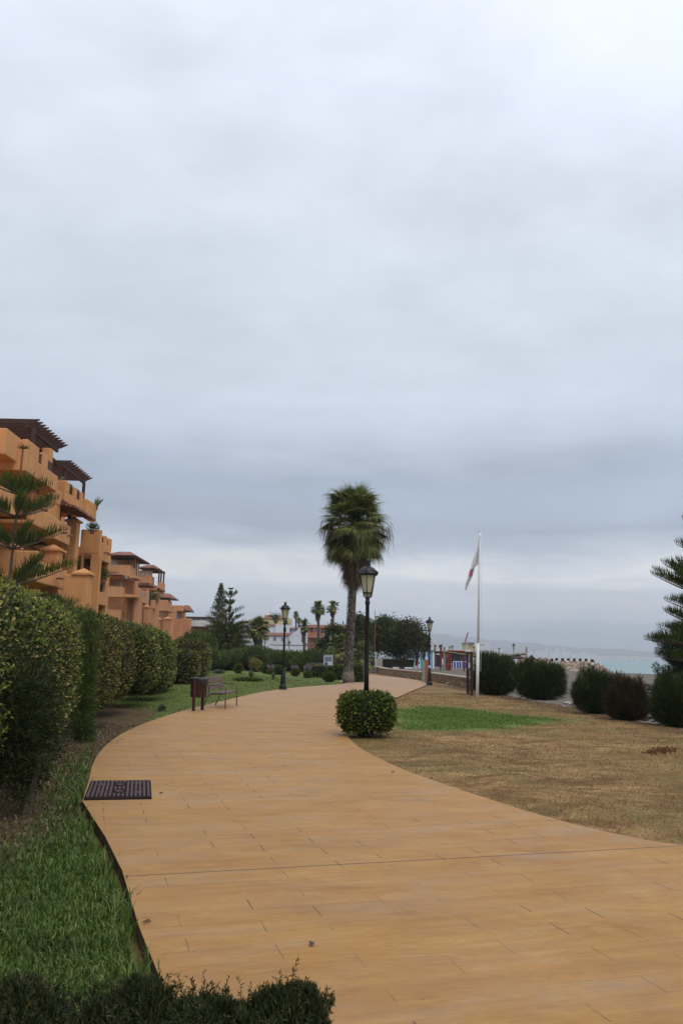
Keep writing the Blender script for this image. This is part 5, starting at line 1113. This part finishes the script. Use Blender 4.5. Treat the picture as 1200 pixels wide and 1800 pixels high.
# ------------------------------------------------------------------ notice board, wooden posts, flagpole
pp = P(574,1190); Yb = 62; t = thing('notice_board', (A(576,1180,Yb).x,Yb,-.05), 'notice board with blue header, dark picture and white lower panel left of the palm', 'notice board')
k_ = Yb/F; zt = A(576,1150,Yb).z; zb_ = A(576,1170,Yb).z
MB().box(-.28,.30,-.02,.02,zb_,zt-.12).build('panel','white_cloth',t); MB().box(-.29,.31,-.03,.03,zt-.12,zt).build('header','pale_glass',t)
MB().box(-.25,.27,-.030,-.022,zb_+.36,zt-.15).build('picture','slate_panel',t); MB().box(-.24,-.02,-.030,-.022,zb_+.05,zb_+.30).build('map_inset','blue_paint',t)
for x_ in (-.31,.33): MB().tube([(x_,0,0),(x_,0,zt)],.03,8).build('post','galvanised',t)
wa, wb = P(822,1219.5), P(828.5,1221.5)
t = thing('wooden_frame', (wa.x,wa.y,-.05), 'pair of dark brown posts holding a narrow blue and white panel by the flagpole', 'sign')
d = Vector((wb.x-wa.x,wb.y-wa.y,0)); ht = A(822,1146.5,wa.y).z+.05
for o_ in (Vector((0,0,0)), d): MB().tube([o_-Vector((0,0,.1)),o_+Vector((0,0,ht))],.065,10).build('post','post_wood',t)
zr = A(822,1176,wa.y).z+.05
MB().bar(Vector((0,0,zr)), d+Vector((0,0,zr)), .10,.09).build('rail','post_wood',t)
a = d*.5+Vector((0,0,0)); MB().box(a.x-.055,a.x+.055,a.y-.02,a.y+.02,zr+.16,ht-.14).build('poster','slate_panel',t); MB().box(a.x-.055,a.x+.045,a.y-.03,a.y+.0,zr+.02,zr+.28).build('notice','white_cloth',t)
fp = P(838,1226); t = thing('flagpole', (fp.x,fp.y,-.05), 'white flagpole with a limp white flag on the dry lawn', 'flagpole')
tpz = A(843,935,fp.y); tx = tpz.x-fp.x; H_ = tpz.z+.05; zm = A(841,1129,fp.y).z
MB().tube([(0,0,-.05),(tx*zm/H_,0,zm)],.062,12).build('lower_pole','white_paint',t,True); MB().tube([(tx*zm/H_,0,zm-.02),(tx,0,H_)],.045,12).build('upper_pole','white_paint',t,True)
MB().lathe([(.03,0),(.055,.03),(.05,.07),(.0,.1)],10,(tx,0,H_)).build('finial','white_paint',t)
MB().tube([(tx*zm/H_+.085,-.06,1.1),(tx+.075,-.05,H_-.05)],.006,4).build('halyard','white_paint',t)
# flag: limp cloth, profile left/right edges in photo pixels, folded in depth
f_ = thing('flag', (fp.x,fp.y,-.05), 'limp white flag with a small red, green and blue emblem hanging from the flagpole', 'flag')
edgeL = [(941,842.0),(955,840.5),(965,838),(975,834.5),(985,831),(995,828.5),(1002,826),(1010,823.5),(1020,820.5),(1028,817.5),(1037,817.8)]
edgeR = [(941,844.2),(955,842.3),(965,841.5),(975,841),(985,840.5),(995,839.5),(996.5,834),(1005,832),(1015,828.5),(1028,822.5),(1037,818.6)]
m_ = MB(); rows = 26; cols = 12; emb = []
for i in range(rows+1):
    y = 941+(1037-941)*i/rows; xl = np.interp(y,[e[0] for e in edgeL],[e[1] for e in edgeL]); xr = np.interp(y,[e[0] for e in edgeR],[e[1] for e in edgeR])
    for j in range(cols+1):
        p = A(xl+(xr-xl)*j/cols, y, fp.y-.08); wv_ = .055*math.sin(j/cols*math.pi*3+i*.12)*min(1,i/6); m_.v.append((p.x-fp.x,-.08+wv_,p.z+.05))
for i in range(rows):
    for j in range(cols): a = i*(cols+1)+j; m_.f.append((a,a+1,a+cols+2,a+cols+1))
o = m_.build('cloth','white_cloth',f_,True); sm = o.modifiers.new('thickness','SOLIDIFY'); sm.thickness = .012
def patch_(x0,x1,y0,y1,sk,mt,nm):
    m_ = MB(); q = []
    for (x,y) in ((x0,y1),(x1,y1-sk),(x1+.8,y0-sk),(x0+2.0,y0)):
        p = A(x,y,fp.y-.16); q.append((p.x-fp.x,-.16,p.z+.05))
    m_.add(q+[(a_,b2_+.01,c2_) for a_,b2_,c2_ in q],[(0,1,2,3),(7,6,5,4),(0,4,5,1),(1,5,6,2),(2,6,7,3),(3,7,4,0)]); m_.build(nm,mt,f_)
patch_(823.5,827.5,1001.5,1010.5,-1,'orange_cloth','emblem_red'); patch_(827.2,829.5,1001.5,1012,0,'blue_cloth','emblem_blue'); patch_(826.5,829.8,999.8,1001.6,-.8,'green_cloth','emblem_green')

# ------------------------------------------------------------------ beach side
h0 = A(735.5,1175,112); t = thing('beach_hut', (h0.x,112,-.1), 'blue and white striped beach hut with flat roof', 'beach hut')
W_ = A(763,1175,112).x-h0.x; H_ = A(740,1144,112).z+.1
MB().box(0,W_,0,2.4,0,H_).build('walls','striped_boards',t); MB().box(-.1,W_+.1,-.15,2.6,H_+.004,H_+.14).build('roof','slate_panel',t)
h1 = A(726,1175,114); 
m_ = MB(); m_.box(h1.x-h0.x,-.004,.6,2.9,0,H_-.15); m_.build('side_room','striped_boards',t)
t = thing('climbing_frame', (A(731,1178,100).x,100,-.05), 'leaning red ladder frame in front of the striped hut', 'ladder')
for x0_,x1_ in ((728.5,734.5),(731,736)):
    a = A(x0_,1178,100); b_ = A(x1_,1142,100.6); MB().bar((a.x-t.location.x,0,0),(b_.x-t.location.x,.5,b_.z+.05),.11).build('rail','red_paint',t)
PLG = 'red playground frames on the sand'
def rp(x,yb,yt,Y,w_=.2): a = A(x,yb,Y); b_ = A(x,yt,Y); return a.x, min(a.z,0), b_.z
t = thing('play_tower', (A(778,1177,100).x,100,-.1), 'tall red playground tower with tilted dark disc on top', 'playground tower', PLG); bx_ = t.location.x
for x_ in (774.5,780.5):
    X_,_,z1_ = rp(x_,1177,1138,100); MB().tube([(X_-bx_,0,0),(X_-bx_,0,z1_+.1)],.13,8).build('post','red_paint',t)
X_,_,z1_ = rp(774,1177,1136,100); dk = MB().lathe([(.05,-.06),(.26,-.04),(.26,.04),(.05,.06)],14); dk = dk.build('disc','glossy_black',t); dk.location = (X_-bx_,0,z1_+.15); dk.rotation_euler = (.5,-.45,0); 
dk.location = (A(774,1136,100).x-bx_,0,A(774,1135.5,100).z+.1)
MB().box(-.35,.3,-.1,.1,1.5,2.1).build('panel','red_paint',t); MB().box(-.3,.1,-.12,.12,0,.5).build('base_panel','green_paint',t)
t = thing('play_tower', (A(787,1176,101).x,101,-.1), 'wide red playground panel with blue square beside the green post', 'playground tower', PLG)
for x_ in (-.3,.05,.25): MB().tube([(x_,0,0),(x_,0,2.1)],.12,8).build('post','red_paint',t)
MB().box(-.4,-.12,-.2,-.14,.95,1.6).build('panel','blue_paint',t)
t = thing('swing_frame', (A(800,1176,98).x,98,-.1), 'red horizontal bar frame standing right of the playground towers', 'climbing frame', PLG)
xa = A(786,1145,98).x-t.location.x; xb_ = A(815,1150,98).x-t.location.x; hz = A(815,1144.5,98).z+.1
MB().bar((xa,0,hz),(xb_,0,hz),.14).build('bar','red_paint',t); MB().tube([(xb_,0,0),(xb_,0,hz+.05)],.10,8).build('post','red_paint',t); MB().tube([(xa,0,0),(xa,0,hz+.05)],.10,8).build('post','red_paint',t)
t = thing('volleyball_net', (0,0,0), 'sagging yellow edged volleyball net between a green post and a taller pale post', 'volleyball net')
ga_ = A(780.5,1184,76); gb_ = A(925.5,1190,66); za_ = A(780.5,1137,76).z; zb2 = A(925,1137,66).z
MB().tube([(ga_.x,76,-.1),(ga_.x,76,za_)],.075,8).build('post','green_paint',t); MB().tube([(gb_.x,66,-.9),(gb_.x,66,zb2)],.075,8).build('post','pale_post',t)
pa = [A(x_,y_,76-10*(x_-780)/145) for x_,y_ in ((781,1145),(795,1147),(810,1149.2),(825,1151.2),(845,1152.5),(875,1153),(900,1150.5),(925,1147.5))]
cb = MB()
for a,b_ in zip(pa[:-1],pa[1:]): cb.bar(a,b_,.02,.07)
cb.build('tape','yellow_paint',t); cb = MB(); 
for a,b_ in zip(pa[:-1],pa[1:]): cb.bar(a-Vector((0,0,.11)),b_-Vector((0,0,.11)),.03,.09)
cb.build('lower_tape','glossy_black',t)
goal0 = A(970,1190,60); t = thing('beach_goal', (goal0.x,60,-.9), 'black and white striped football goal on the sand', 'goal'); gw = A(1041,1190,60).x-goal0.x; gh = A(1005,1157.5,60).z+.9
MB().box(-.08,.08,-.08,.08,0,gh).build('post','goal_stripes_up',t); MB().box(gw-.08,gw+.08,-.08,.08,0,gh).build('post','goal_stripes_up',t); MB().box(.082,gw-.082,-.08,.08,gh-.16,gh).build('crossbar','goal_stripes_across',t)
for x_ in (.4,gw-.35): MB().tube([(x_,.9,0),(x_,.9,gh-.25),(x_,0.05,gh-.06)],.03,6).build('back_stay','bark_red',t)
# loungers / deck chairs
for i,x_ in enumerate((799,804,808.5,813.5,818.5,823.5)):
    o_ = thing('deck_chair', (A(x_,1170,128).x,128,-.15), 'blue and white deck chair in the row beyond the playground, number %s from the left' % ['first','second','third','fourth','fifth','sixth'][i], 'deck chair', 'blue and white deck chairs on the beach')
    o_['label'] = '%s blue deck chair from the left in the row beyond the playground' % ['first','second','third','fourth','fifth','last'][i]
    m_ = MB(); m_.hexa([(-.17,0,.1),(.17,0,.1),(.17,.06,.1),(-.17,.06,.1),(-.17,.25,.98),(.17,.25,.98),(.17,.31,.98),(-.17,.31,.98)]); m_.build('canvas','blue_canvas',o_)
    for s_ in (-.2,.2): MB().bar((s_,-.02,0),(s_,.28,1.08),.06).build('frame','white_paint',o_)
    MB().tube([(-.2,.28,1.06),(.2,.28,1.06)],.05,6).build('head_rail','white_paint',o_)
# thatched parasols
def parasol(x, ytop, wpx, hpx, Y, label, m_='thatch', zb=-.2):
    a = A(x,ytop,Y); w_ = wpx/F*Y/2; h_ = hpx/F*Y; t = thing('thatched_parasol', (a.x,Y,zb), label, 'parasol', 'thatched beach parasols'); H_ = a.z-zb
    MB().tube([(0,0,0),(0,0,H_-.1)],.06,6).build('pole','bark',t); pr_ = MB(); pr_.lathe([(w_,H_-h_-.12),(w_*1.03,H_-h_),(w_*.55,H_-h_*.55),(w_*.15,H_-h_*.12),(.05,H_+.12)],14)
    pr_.v = [(x_*(1+.06*math.sin(i*2.7)),y_*(1+.06*math.sin(i*1.9)),z_+.04*math.sin(i*3.3)) for i,(x_,y_,z_) in enumerate(pr_.v)]; pr_.build('thatch_roof',m_,t)
for i,(x_,yt,wp_,lab) in enumerate(((794,1144.5,14,'thatched parasol above the red frames, left of the blue poster posts'),(806,1145.5,14,'thatched parasol above the middle deck chairs'),(818,1145.5,13,'thatched parasol just left of the brown posts'),(835,1147,13,'thatched parasol touching the left side of the flagpole'),(849,1147,13,'thatched parasol right of the flagpole'),(862,1145.5,13,'thatched parasol in front of the beach hall corner'),(871,1147,14,'thatched parasol above the first dark bush'),(883,1149,10,'small thatched parasol left of the low dark awnings'))):
    parasol(x_,yt,wp_,6,150,lab,'thatch' if i%2 else 'thatch_dark')
for x_,yt,wp_,lab in ((909,1149.5,26,'wide dark thatched canopy left of the pale net post'),(934,1152.5,22,'wide dark thatched canopy right of the pale net post')):
    parasol(x_,yt,wp_,7,120,lab,'thatch_dark')
k = 0
for i in range(13):
    x_ = 899+i*4.9+((i*7)%3-1)*.6; Yp = 92+(i*5)%7; a = A(x_,1166+.05*i,Yp); h_ = 1.15+.25*((i*3)%4)/3
    o_ = thing('furled_parasol', (a.x,Yp,-.75), 'x', 'furled parasol', 'pale furled parasols on the beach')
    o_['label'] = 'pale upright furled parasol standing above the second dark bush, left of the goal'
    z_ = a.z+.75; MB().lathe([(.04,0),(.04,z_-.5)],6).build('pole','pale_post',o_); MB().lathe([(.05,z_-.55),(.13,z_-.5),(.11,z_+.1),(.04,z_+.35)],8).build('canopy','pale_post',o_)
# breakwater
def rock_mesh(seed):
    bm = bmesh.new(); bmesh.ops.create_icosphere(bm, subdivisions=2, radius=1); rs = np.random.default_rng(seed); dr = unit(rs.normal(size=(9,3))); cut = rs.uniform(.55,.85,9)
    for v in bm.verts:
        p = np.array(v.co)
        for d_,c2_ in zip(dr,cut):
            e = p@d_
            if e > c2_: p = p-d_*(e-c2_)
        v.co = p*np.array([1,.85,.75])
    me = bpy.data.meshes.new('boulder'); bm.to_mesh(me); bm.free(); me.materials.append(MATS['boulder']); return me
RM = [rock_mesh(200+i) for i in range(7)]
bank = MB(); sky_ = [(850,1157),(900,1156),(940,1155.5),(985,1156.5),(1020,1159),(1040,1163),(1058,1171),(1072,1180),(1080,1187)]
NB = 40; xs_ = np.linspace(850,1080,NB)
for j in range(4):
    for x_ in xs_:
        yt = np.interp(x_,[s[0] for s in sky_],[s[1] for s in sky_]); top = A(x_,yt,178); f = [0,.5,1,0][j]; Yd = [168,172,178,190][j]; bank.v.append((top.x*Yd/178,Yd,[-1.9,(top.z-1.9)/2-.4,top.z-.6,-1.9][j]))
for j in range(3):
    for i in range(NB-1): a = j*NB+i; bank.f.append((a,a+1,a+NB+1,a+NB))
tag(bank.build('terrain','rubble'), kind='structure')
rs = np.random.default_rng(9); cnt = 0
words = ['tan','pale','grey brown','dark','ochre']
for i in range(130):
    x_ = rs.uniform(905,1078); ym = np.interp(x_,[s[0] for s in sky_],[s[1] for s in sky_]); f = rs.random(); y_ = ym+(1186-ym)*f; Yd = 177-8*f; s_ = rs.uniform(.35,.85)*(1 if rs.random() < .8 else 1.5)
    s_ = min(s_, .35+(1188-ym)/F*170*.35); p = A(x_,y_,Yd); o = bpy.data.objects.new('boulder', RM[i%7]); COL.objects.link(o); o.location = p-Vector((0,0,s_*.45)); o.scale = (s_*1.2,s_,s_); o.rotation_euler = tuple(rs.uniform(0,6,3))
    tag(o, 'tan boulder piled on the breakwater behind the striped goal', 'boulder', 'boulders of the breakwater')
# rubble by the gap between bushes
def stones(pts_, label, name='rubble', m_='rubble'):
    m_b = MB(); 
    for (x,y,z_,s_) in pts_:
        rs_ = np.random.default_rng(int(x*977+y*31)%99991); v = unit(rs_.normal(size=(8,3)))*s_*rs_.uniform(.6,1,(8,1)); v = v*[1,1,.6]+[x,y,z_]
        bm = bmesh.new(); [bm.verts.new(tuple(q)) for q in v]; bmesh.ops.convex_hull(bm, input=bm.verts); bm.verts.ensure_lookup_table(); bm.verts.index_update(); m_b.add([tuple(q.co) for q in bm.verts],[tuple(q.index for q in f.verts) for f in bm.faces]); bm.free()
    o = m_b.build(name, m_); tag(o, label, 'rubble', kind='stuff')
rp_ = []
for i in range(260):
    x_ = random.uniform(991,1012); y_ = random.uniform(1208,1240); p = P(x_,y_); f = (1242-y_)/34; rp_.append((p.x+.3*f,p.y*(1-f)+P(x_,1240).y*f+f*1.5, -.05-f*.35+random.uniform(0,.15), random.uniform(.04,.13)))
stones(rp_, 'pale rubble spilling through the gap between the dark bushes')
rp_ = []
for i in range(150):
    x_ = random.uniform(755,985); y_ = np.interp(x_,[755,830,985],[1203,1212,1240])+random.gauss(0,3); p = P(x_,y_); rp_.append((p.x,p.y,-.04,random.uniform(.015,.045)))
rp_ = rp_[::2]
stones(rp_, 'small scattered stones at the foot of the stone wall and bushes')
for x_,y_,s_,lab,mm in ((1131,1262,.22,'tan rock between the reddish bush and the right edge bush','boulder'),(788,1202,.13,'pale stone at the foot of the stone wall right of the lamp','rubble'),(430,1173,.35,'pale rock on the bare soil beside the norfolk pine trunk','boulder'),(605,1199.5,.22,'cut stone block at the left foot of the tall palm','wall_coping')):
    p = P(x_,y_); o = bpy.data.objects.new('rock', RM[int(x_)%7].copy()); COL.objects.link(o); o.data.materials[0] = MATS[mm]; o.location = (p.x,p.y,.02); o.scale = (s_*1.3,s_,s_*.8); tag(o, lab, 'rock')

# ------------------------------------------------------------------ houses in the distance
def hb(m_, x0,x1,yt,Y,dp,yb=None):
    a = A(x0,yt,Y); b_ = A(x1,yt,Y); z1 = (a.z+b_.z)/2; z0 = A((x0+x1)/2,yb,Y).z if yb else -.3
    return m_.box(a.x,b_.x,Y,Y+dp,z0,z1)
def gable(m_, x0,x1,ye,xa,ya,Y,dp,th=.0):
    a = A(x0,ye,Y); b_ = A(x1,ye,Y); c_ = A(xa,ya,Y); return m_.add([(a.x,Y,a.z),(b_.x,Y,a.z),(c_.x,Y,c_.z),(a.x,Y+dp,a.z),(b_.x,Y+dp,a.z),(c_.x,Y+dp,c_.z)],[(0,1,2),(5,4,3),(0,3,4,1),(1,4,5,2),(2,5,3,0)])
def slope_roof(m_, x0,x1,ylo,yhi,Y,dp,inset=0):   # tile slope facing the viewer
    a = A(x0,ylo,Y); b_ = A(x1,ylo,Y); c_ = A(x0+inset,yhi,Y); d_ = A(x1-inset,yhi,Y); k_ = .18
    q = [(a.x,Y-.3,a.z),(b_.x,Y-.3,a.z),(d_.x,Y+dp,c_.z),(c_.x,Y+dp,c_.z)]; return m_.hexa([(x,y,z-k_) for x,y,z in q]+q)
HGp = 'houses beyond the lawn'
def win(root, x0,x1,y0,y1,Y,m_='dark_glass',trim=None):
    if trim:
        f = MB(); hb(f, x0-.5,x1+.5,y0-.5,Y-.05,.05,y1+.5); w_ = f.build('window_frame',trim,root); g_ = MB(); hb(g_,x0,x1,y0,Y-.09,.04,y1); g_.build('pane',m_,w_)
    else: g_ = MB(); hb(g_,x0,x1,y0,Y-.06,.06,y1); g_.build('window',m_,root)
t = thing('white_house', (0,0,0), 'white two storey house with tiled roof band behind the lawn lamp', 'house', HGp); Y = 190
m_ = MB(); hb(m_,462,508,1116,Y,8); hb(m_,467,484,1099,Y+7,8); hb(m_,484,509,1098,Y+5,9); m_.build('wall','white_wall',t)
m_ = MB(); slope_roof(m_,462,514,1116,1111,Y,4); m_.build('roof','roof_tile',t); m_ = MB(); slope_roof(m_,467,485,1099,1094.5,Y+7,5,3); m_.build('roof','roof_tile',t)
m_ = MB(); hb(m_,508,542,1118,Y-1,10); a = A(508,1118,Y-1); b_ = A(542,1128,Y-1); c_ = A(524,1108,Y-1); m_.build('wall','white_wall',t)
m_ = MB(); gable(m_,508,546,1118.02,522,1108,Y-1,10); m_.build('gable','white_wall',t)
m_ = MB(); hb(m_,474,540,1133.5,Y-4,.3,1136); m_.build('plinth','brown_trim',t); m_ = MB(); hb(m_,474,542,1135,Y-6,.3); m_.build('garden_wall','white_wall',t)
for x0,x1,y0,y1 in ((469,472.5,1119,1125),(481,485,1120,1126),(495,499,1121,1127)): win(t,x0,x1,y0,y1,Y,'slate_panel','pale_post')
win(t,498,503,1104,1110,Y+5,'dark_glass'); 
m_ = MB(); hb(m_,508,528,1104,Y+6,8); m_.build('upper_wall','white_wall',t); m_ = MB(); slope_roof(m_,508,524,1104.5,1102,Y+5.5,3); m_.build('roof','roof_tile',t); win(t,509,512,1105,1110,Y+6,'slate_panel'); win(t,514,517,1105,1110,Y+6,'pale_glass')
t = thing('yellow_house', (0,0,0), 'pale yellow house with brown tiled roof behind the white house', 'house', HGp); Y = 230
m_ = MB(); hb(m_,461,509,1086,Y,12); hb(m_,465,500,1080,Y+5,6); m_.build('wall','cream_wall',t); m_ = MB(); slope_roof(m_,460,501,1086.5,1081.5,Y,4,8); m_.build('roof','roof_tile',t)
m_ = MB(); slope_roof(m_,465,478,1081,1077.5,Y+4,3,4); m_.build('upper_roof','cream_wall',t); m_ = MB(); slope_roof(m_,476,492,1081,1075.5,Y+2,5,.8); m_.build('solar_panel','slate_panel',t)
m_ = MB(); hb(m_,473.5,476,1074.5,Y+2,3,1081); m_.build('chimney','white_wall',t); win(t,466,470.5,1092,1096,Y,'brown_trim','pale_post')
t = thing('white_house', (0,0,0), 'white gabled house between the dark pine and the broad fan palm', 'house', HGp); Y = 170
m_ = MB(); hb(m_,415,442,1098,Y,10); gable(m_,405,440,1099,433,1086,Y+.5,10); m_.build('wall','white_wall',t); m_ = MB(); slope_roof(m_,431,441,1093,1087,Y-.5,5,0); m_.build('roof','roof_tile',t)
m_ = MB(); gable(m_,398,418,1108,404,1098,Y-4,6); hb(m_,398,420,1108,Y-4,6); m_.build('lower_wing','white_wall',t)
t = thing('long_building', (0,0,0), 'long low white building with dark roof edge left of the norfolk pines', 'building', HGp); Y = 210
m_ = MB(); hb(m_,300,372,1087,Y,10); m_.build('wall','white_wall',t); m_ = MB(); hb(m_,296,374,1083.8,Y-1,12,1087.5); m_.build('roof','pergola_wood',t)
for x_ in (330,340,348,357): win(t,x_,x_+3,1088,1090,Y,'slate_panel')
m_ = MB(); hb(m_,363,369,1080.5,Y+2,4,1084); m_.build('chimney','white_wall',t)
t = thing('white_shed', (0,0,0), 'lower white flat roofed wing in front of the long building', 'building', HGp); Y = 165
m_ = MB(); hb(m_,331,371,1090.5,Y,8,1101); m_.build('roof','white_paint',t); m_ = MB(); hb(m_,333,370,1101.05,Y+.5,7); m_.build('wall','brown_trim',t)
t = thing('thatched_hut', (A(378,1110,125).x,125,-.1), 'round hut with pinkish conical roof left of the dark pine', 'hut'); zt = A(378,1089,125).z+.1; ze = A(378,1102,125).z+.1
MB().lathe([(.9,0),(.9,ze)],12).build('wall','white_wall',t); MB().lathe([(1.35,ze-.05),(1.3,ze+.05),(.1,zt),(.02,zt+.1)],16).build('roof','thatch_pink',t)
t = thing('orange_house', (0,0,0), 'orange house with tiled roofs and square chimney behind the trees', 'house', HGp); Y = 160
m_ = MB(); hb(m_,541,610,1102,Y,10); hb(m_,542,572,1113,Y-6,6.5); m_.build('wall','orange_house_wall',t)
m_ = MB(); slope_roof(m_,539,612,1102.5,1096.5,Y,4,2); m_.build('roof','roof_tile',t); m_ = MB(); slope_roof(m_,541,570,1120,1111.5,Y-7,4,3); m_.build('lower_roof','roof_tile',t)
m_ = MB(); hb(m_,580.5,586.5,1088,Y-.5,1.0,1103); c_ = m_.build('chimney','orange_house_wall',t); m_ = MB(); hb(m_,581.2,586,1089.5,Y-.6,.1,1091.5); m_.build('chimney_vents','dark_glass',c_)
win(t,550,560,1105,1110,Y,'slate_panel','brown_trim'); win(t,545,549,1104,1112,Y,'brown_trim'); win(t,566,574,1105,1111,Y,'dark_glass','brown_trim'); win(t,554,557.5,1122,1134,Y-6,'green_paint')
m_ = MB(); hb(m_,602,604,1092,Y+2,.4,1098); m_.build('small_chimney','dark_glass',t)
t = thing('beach_hall', (0,0,0), 'plain white flat roofed hall on the beach behind the flagpole', 'building'); Y = 215
m_ = MB(); hb(m_,832,859.5,1129.5,Y,12); hb(m_,858,884,1141,Y+8,10); m_.build('wall','white_wall',t); m_ = MB(); hb(m_,822,833,1130,Y-4,10); m_.build('side_wing','cream_wall',t)
m_ = MB(); hb(m_,821.5,833.5,1129.2,Y-5,11,1131.5); m_.build('awning','slate_panel',t); win(t,842,850,1133,1134.3,Y,'slate_panel'); m_ = MB(); hb(m_,836,866,1144.3,Y-1,.6,1145); m_.build('ledge','brown_trim',t)
t = thing('white_tower', (0,0,0), 'small white building with orange base behind the striped hut', 'building'); Y = 180
m_ = MB(); hb(m_,753,762,1124,Y,5); m_.build('wall','white_wall',t); m_ = MB(); hb(m_,762,765.5,1133,Y,4); m_.build('annex','orange_house_wall',t); m_ = MB(); hb(m_,764,826,1141.5,Y+30,6); m_.build('long_wing','white_wall',t)
t = thing('canopy_row', (0,0,0), 'long dark flat thatched beach bar roof behind the playground', 'beach bar'); Y = 142
m_ = MB(); hb(m_,763,832,1145,Y,6,1149.5); m_.build('roof','thatch_dark',t)
for x_ in (766,775,786,798,810,822): m_ = MB(); hb(m_,x_,x_+1.2,1149.5,Y+.3,.15); m_.build('post','bark',t)
m_ = MB(); hb(m_,790,826,1151,Y+5,.3,1166); m_.build('back_wall','slate_panel',t)
m_ = MB(); hb(m_,764,775,1151,Y+5,.3,1176); m_.build('screen','dark_glass',t)
t = thing('crane', (0,0,0), 'faint thin crane jib leaning over the beach bar', 'crane'); a = A(812,1143,420); b_ = A(822,1112,420); MB().bar(a,b_,.5).build('jib','red_paint',t); c_ = A(822,1143,420); MB().bar(b_,c_,.18).build('cable','white_wall',t); c2_ = A(812,1150,420); MB().bar((c2_.x,c2_.y,-1),a,.9).build('base','red_paint',t)
# white fence, low clutter under the trees
t = thing('board_fence', (0,0,0), 'dark green screened fence under the trees beyond the stone wall', 'fence'); Y = 112
m_ = MB(); hb(m_,672,727,1159,Y,.1,1177); m_.build('screen','hedge_core',t)
for i,(x0,x1,y0,y1,mt,lab) in enumerate(((676,690,1172.5,1174,'rust_iron','dark red timber lying on the sand beyond the wall'),(690,702,1172.5,1174,'white_paint','white board lying on the sand beyond the wall'),(702,710,1173,1174.8,'rust_iron','dark red timber right of the white board'),(711,728,1172.8,1174.4,'white_paint','long white board lying near the striped hut'),(727,733,1170,1176,'galvanised','grey box beside the striped hut foot'))):
    m_ = MB(); hb(m_,x0,x1,y0,97-i*.7,.5,y1+1.2); o = m_.build('timber' if i < 4 else 'crate', mt); tag(o, lab, 'timber' if i < 4 else 'box')
t = thing('park_bench', (A(556,1172,72).x,72,-.05), 'dark bench behind the low boxy hedge left of the notice board', 'bench')
MB().box(-.9,.9,-.03,.03,.65,.95).build('backrest','bark_grey',t); MB().box(-.9,.9,-.5,-.05,.42,.47).build('seat','bark_grey',t)
for s_ in (-.8,.8): MB().box(s_-.03,s_+.03,-.45,.0,0,.42).build('leg','black_iron',t)
# plants between hedge and far buildings
for i,(x_,Yp,H_,lab) in enumerate(((322,95,2.3,'leafy banana like plant behind the hedge, left of the round hut'),(338,92,3.2,'tall leafy plant behind the hedge under the long building'),(352,90,3.0,'leafy plant left of the conical hut'),(365,88,2.6,'leafy plant below the conical hut roof'))):
    t = shrub(x_,Yp,2.6,H_+.9,lab,'shrub_leaf',1500,.5,300+i,name='leafy_plant',cat='plant',group='leafy plants behind the hedge',asp=.22,up=1.2,core=True)
t = shrub(252,64,3.6,3.9,'oleander with white flowers in front of the second orange block','tree_leaf',7000,.16,310,name='oleander',group=None,asp=.35,up=.5)
V,Fq = blob_leaves([(0,0,2.2,1.5,1.2,1.6)], 260, .09, .8, 1, .1); npmesh('blossom', V, Fq, 'flower_white', t)['kind'] = 'stuff'
# ------------------------------------------------------------------ haze over the sea
hz_ = MB().box(-9800,9800,-300,9800,-6,285).build('haze', 'white_wall'); m = bpy.data.materials.new('haze_air'); m.use_nodes = True; n = N(m.node_tree); n.t.clear()
pv = n.n('ShaderNodeVolumePrincipled', Density=.00021); pv.inputs['Color'].default_value = (.90,.95,1,1); n.n('ShaderNodeOutputMaterial', Volume=pv.outputs[0])
hz_.data.materials[0] = m; tag(hz_, 'pale sea haze over the whole bay', 'haze', kind='stuff')
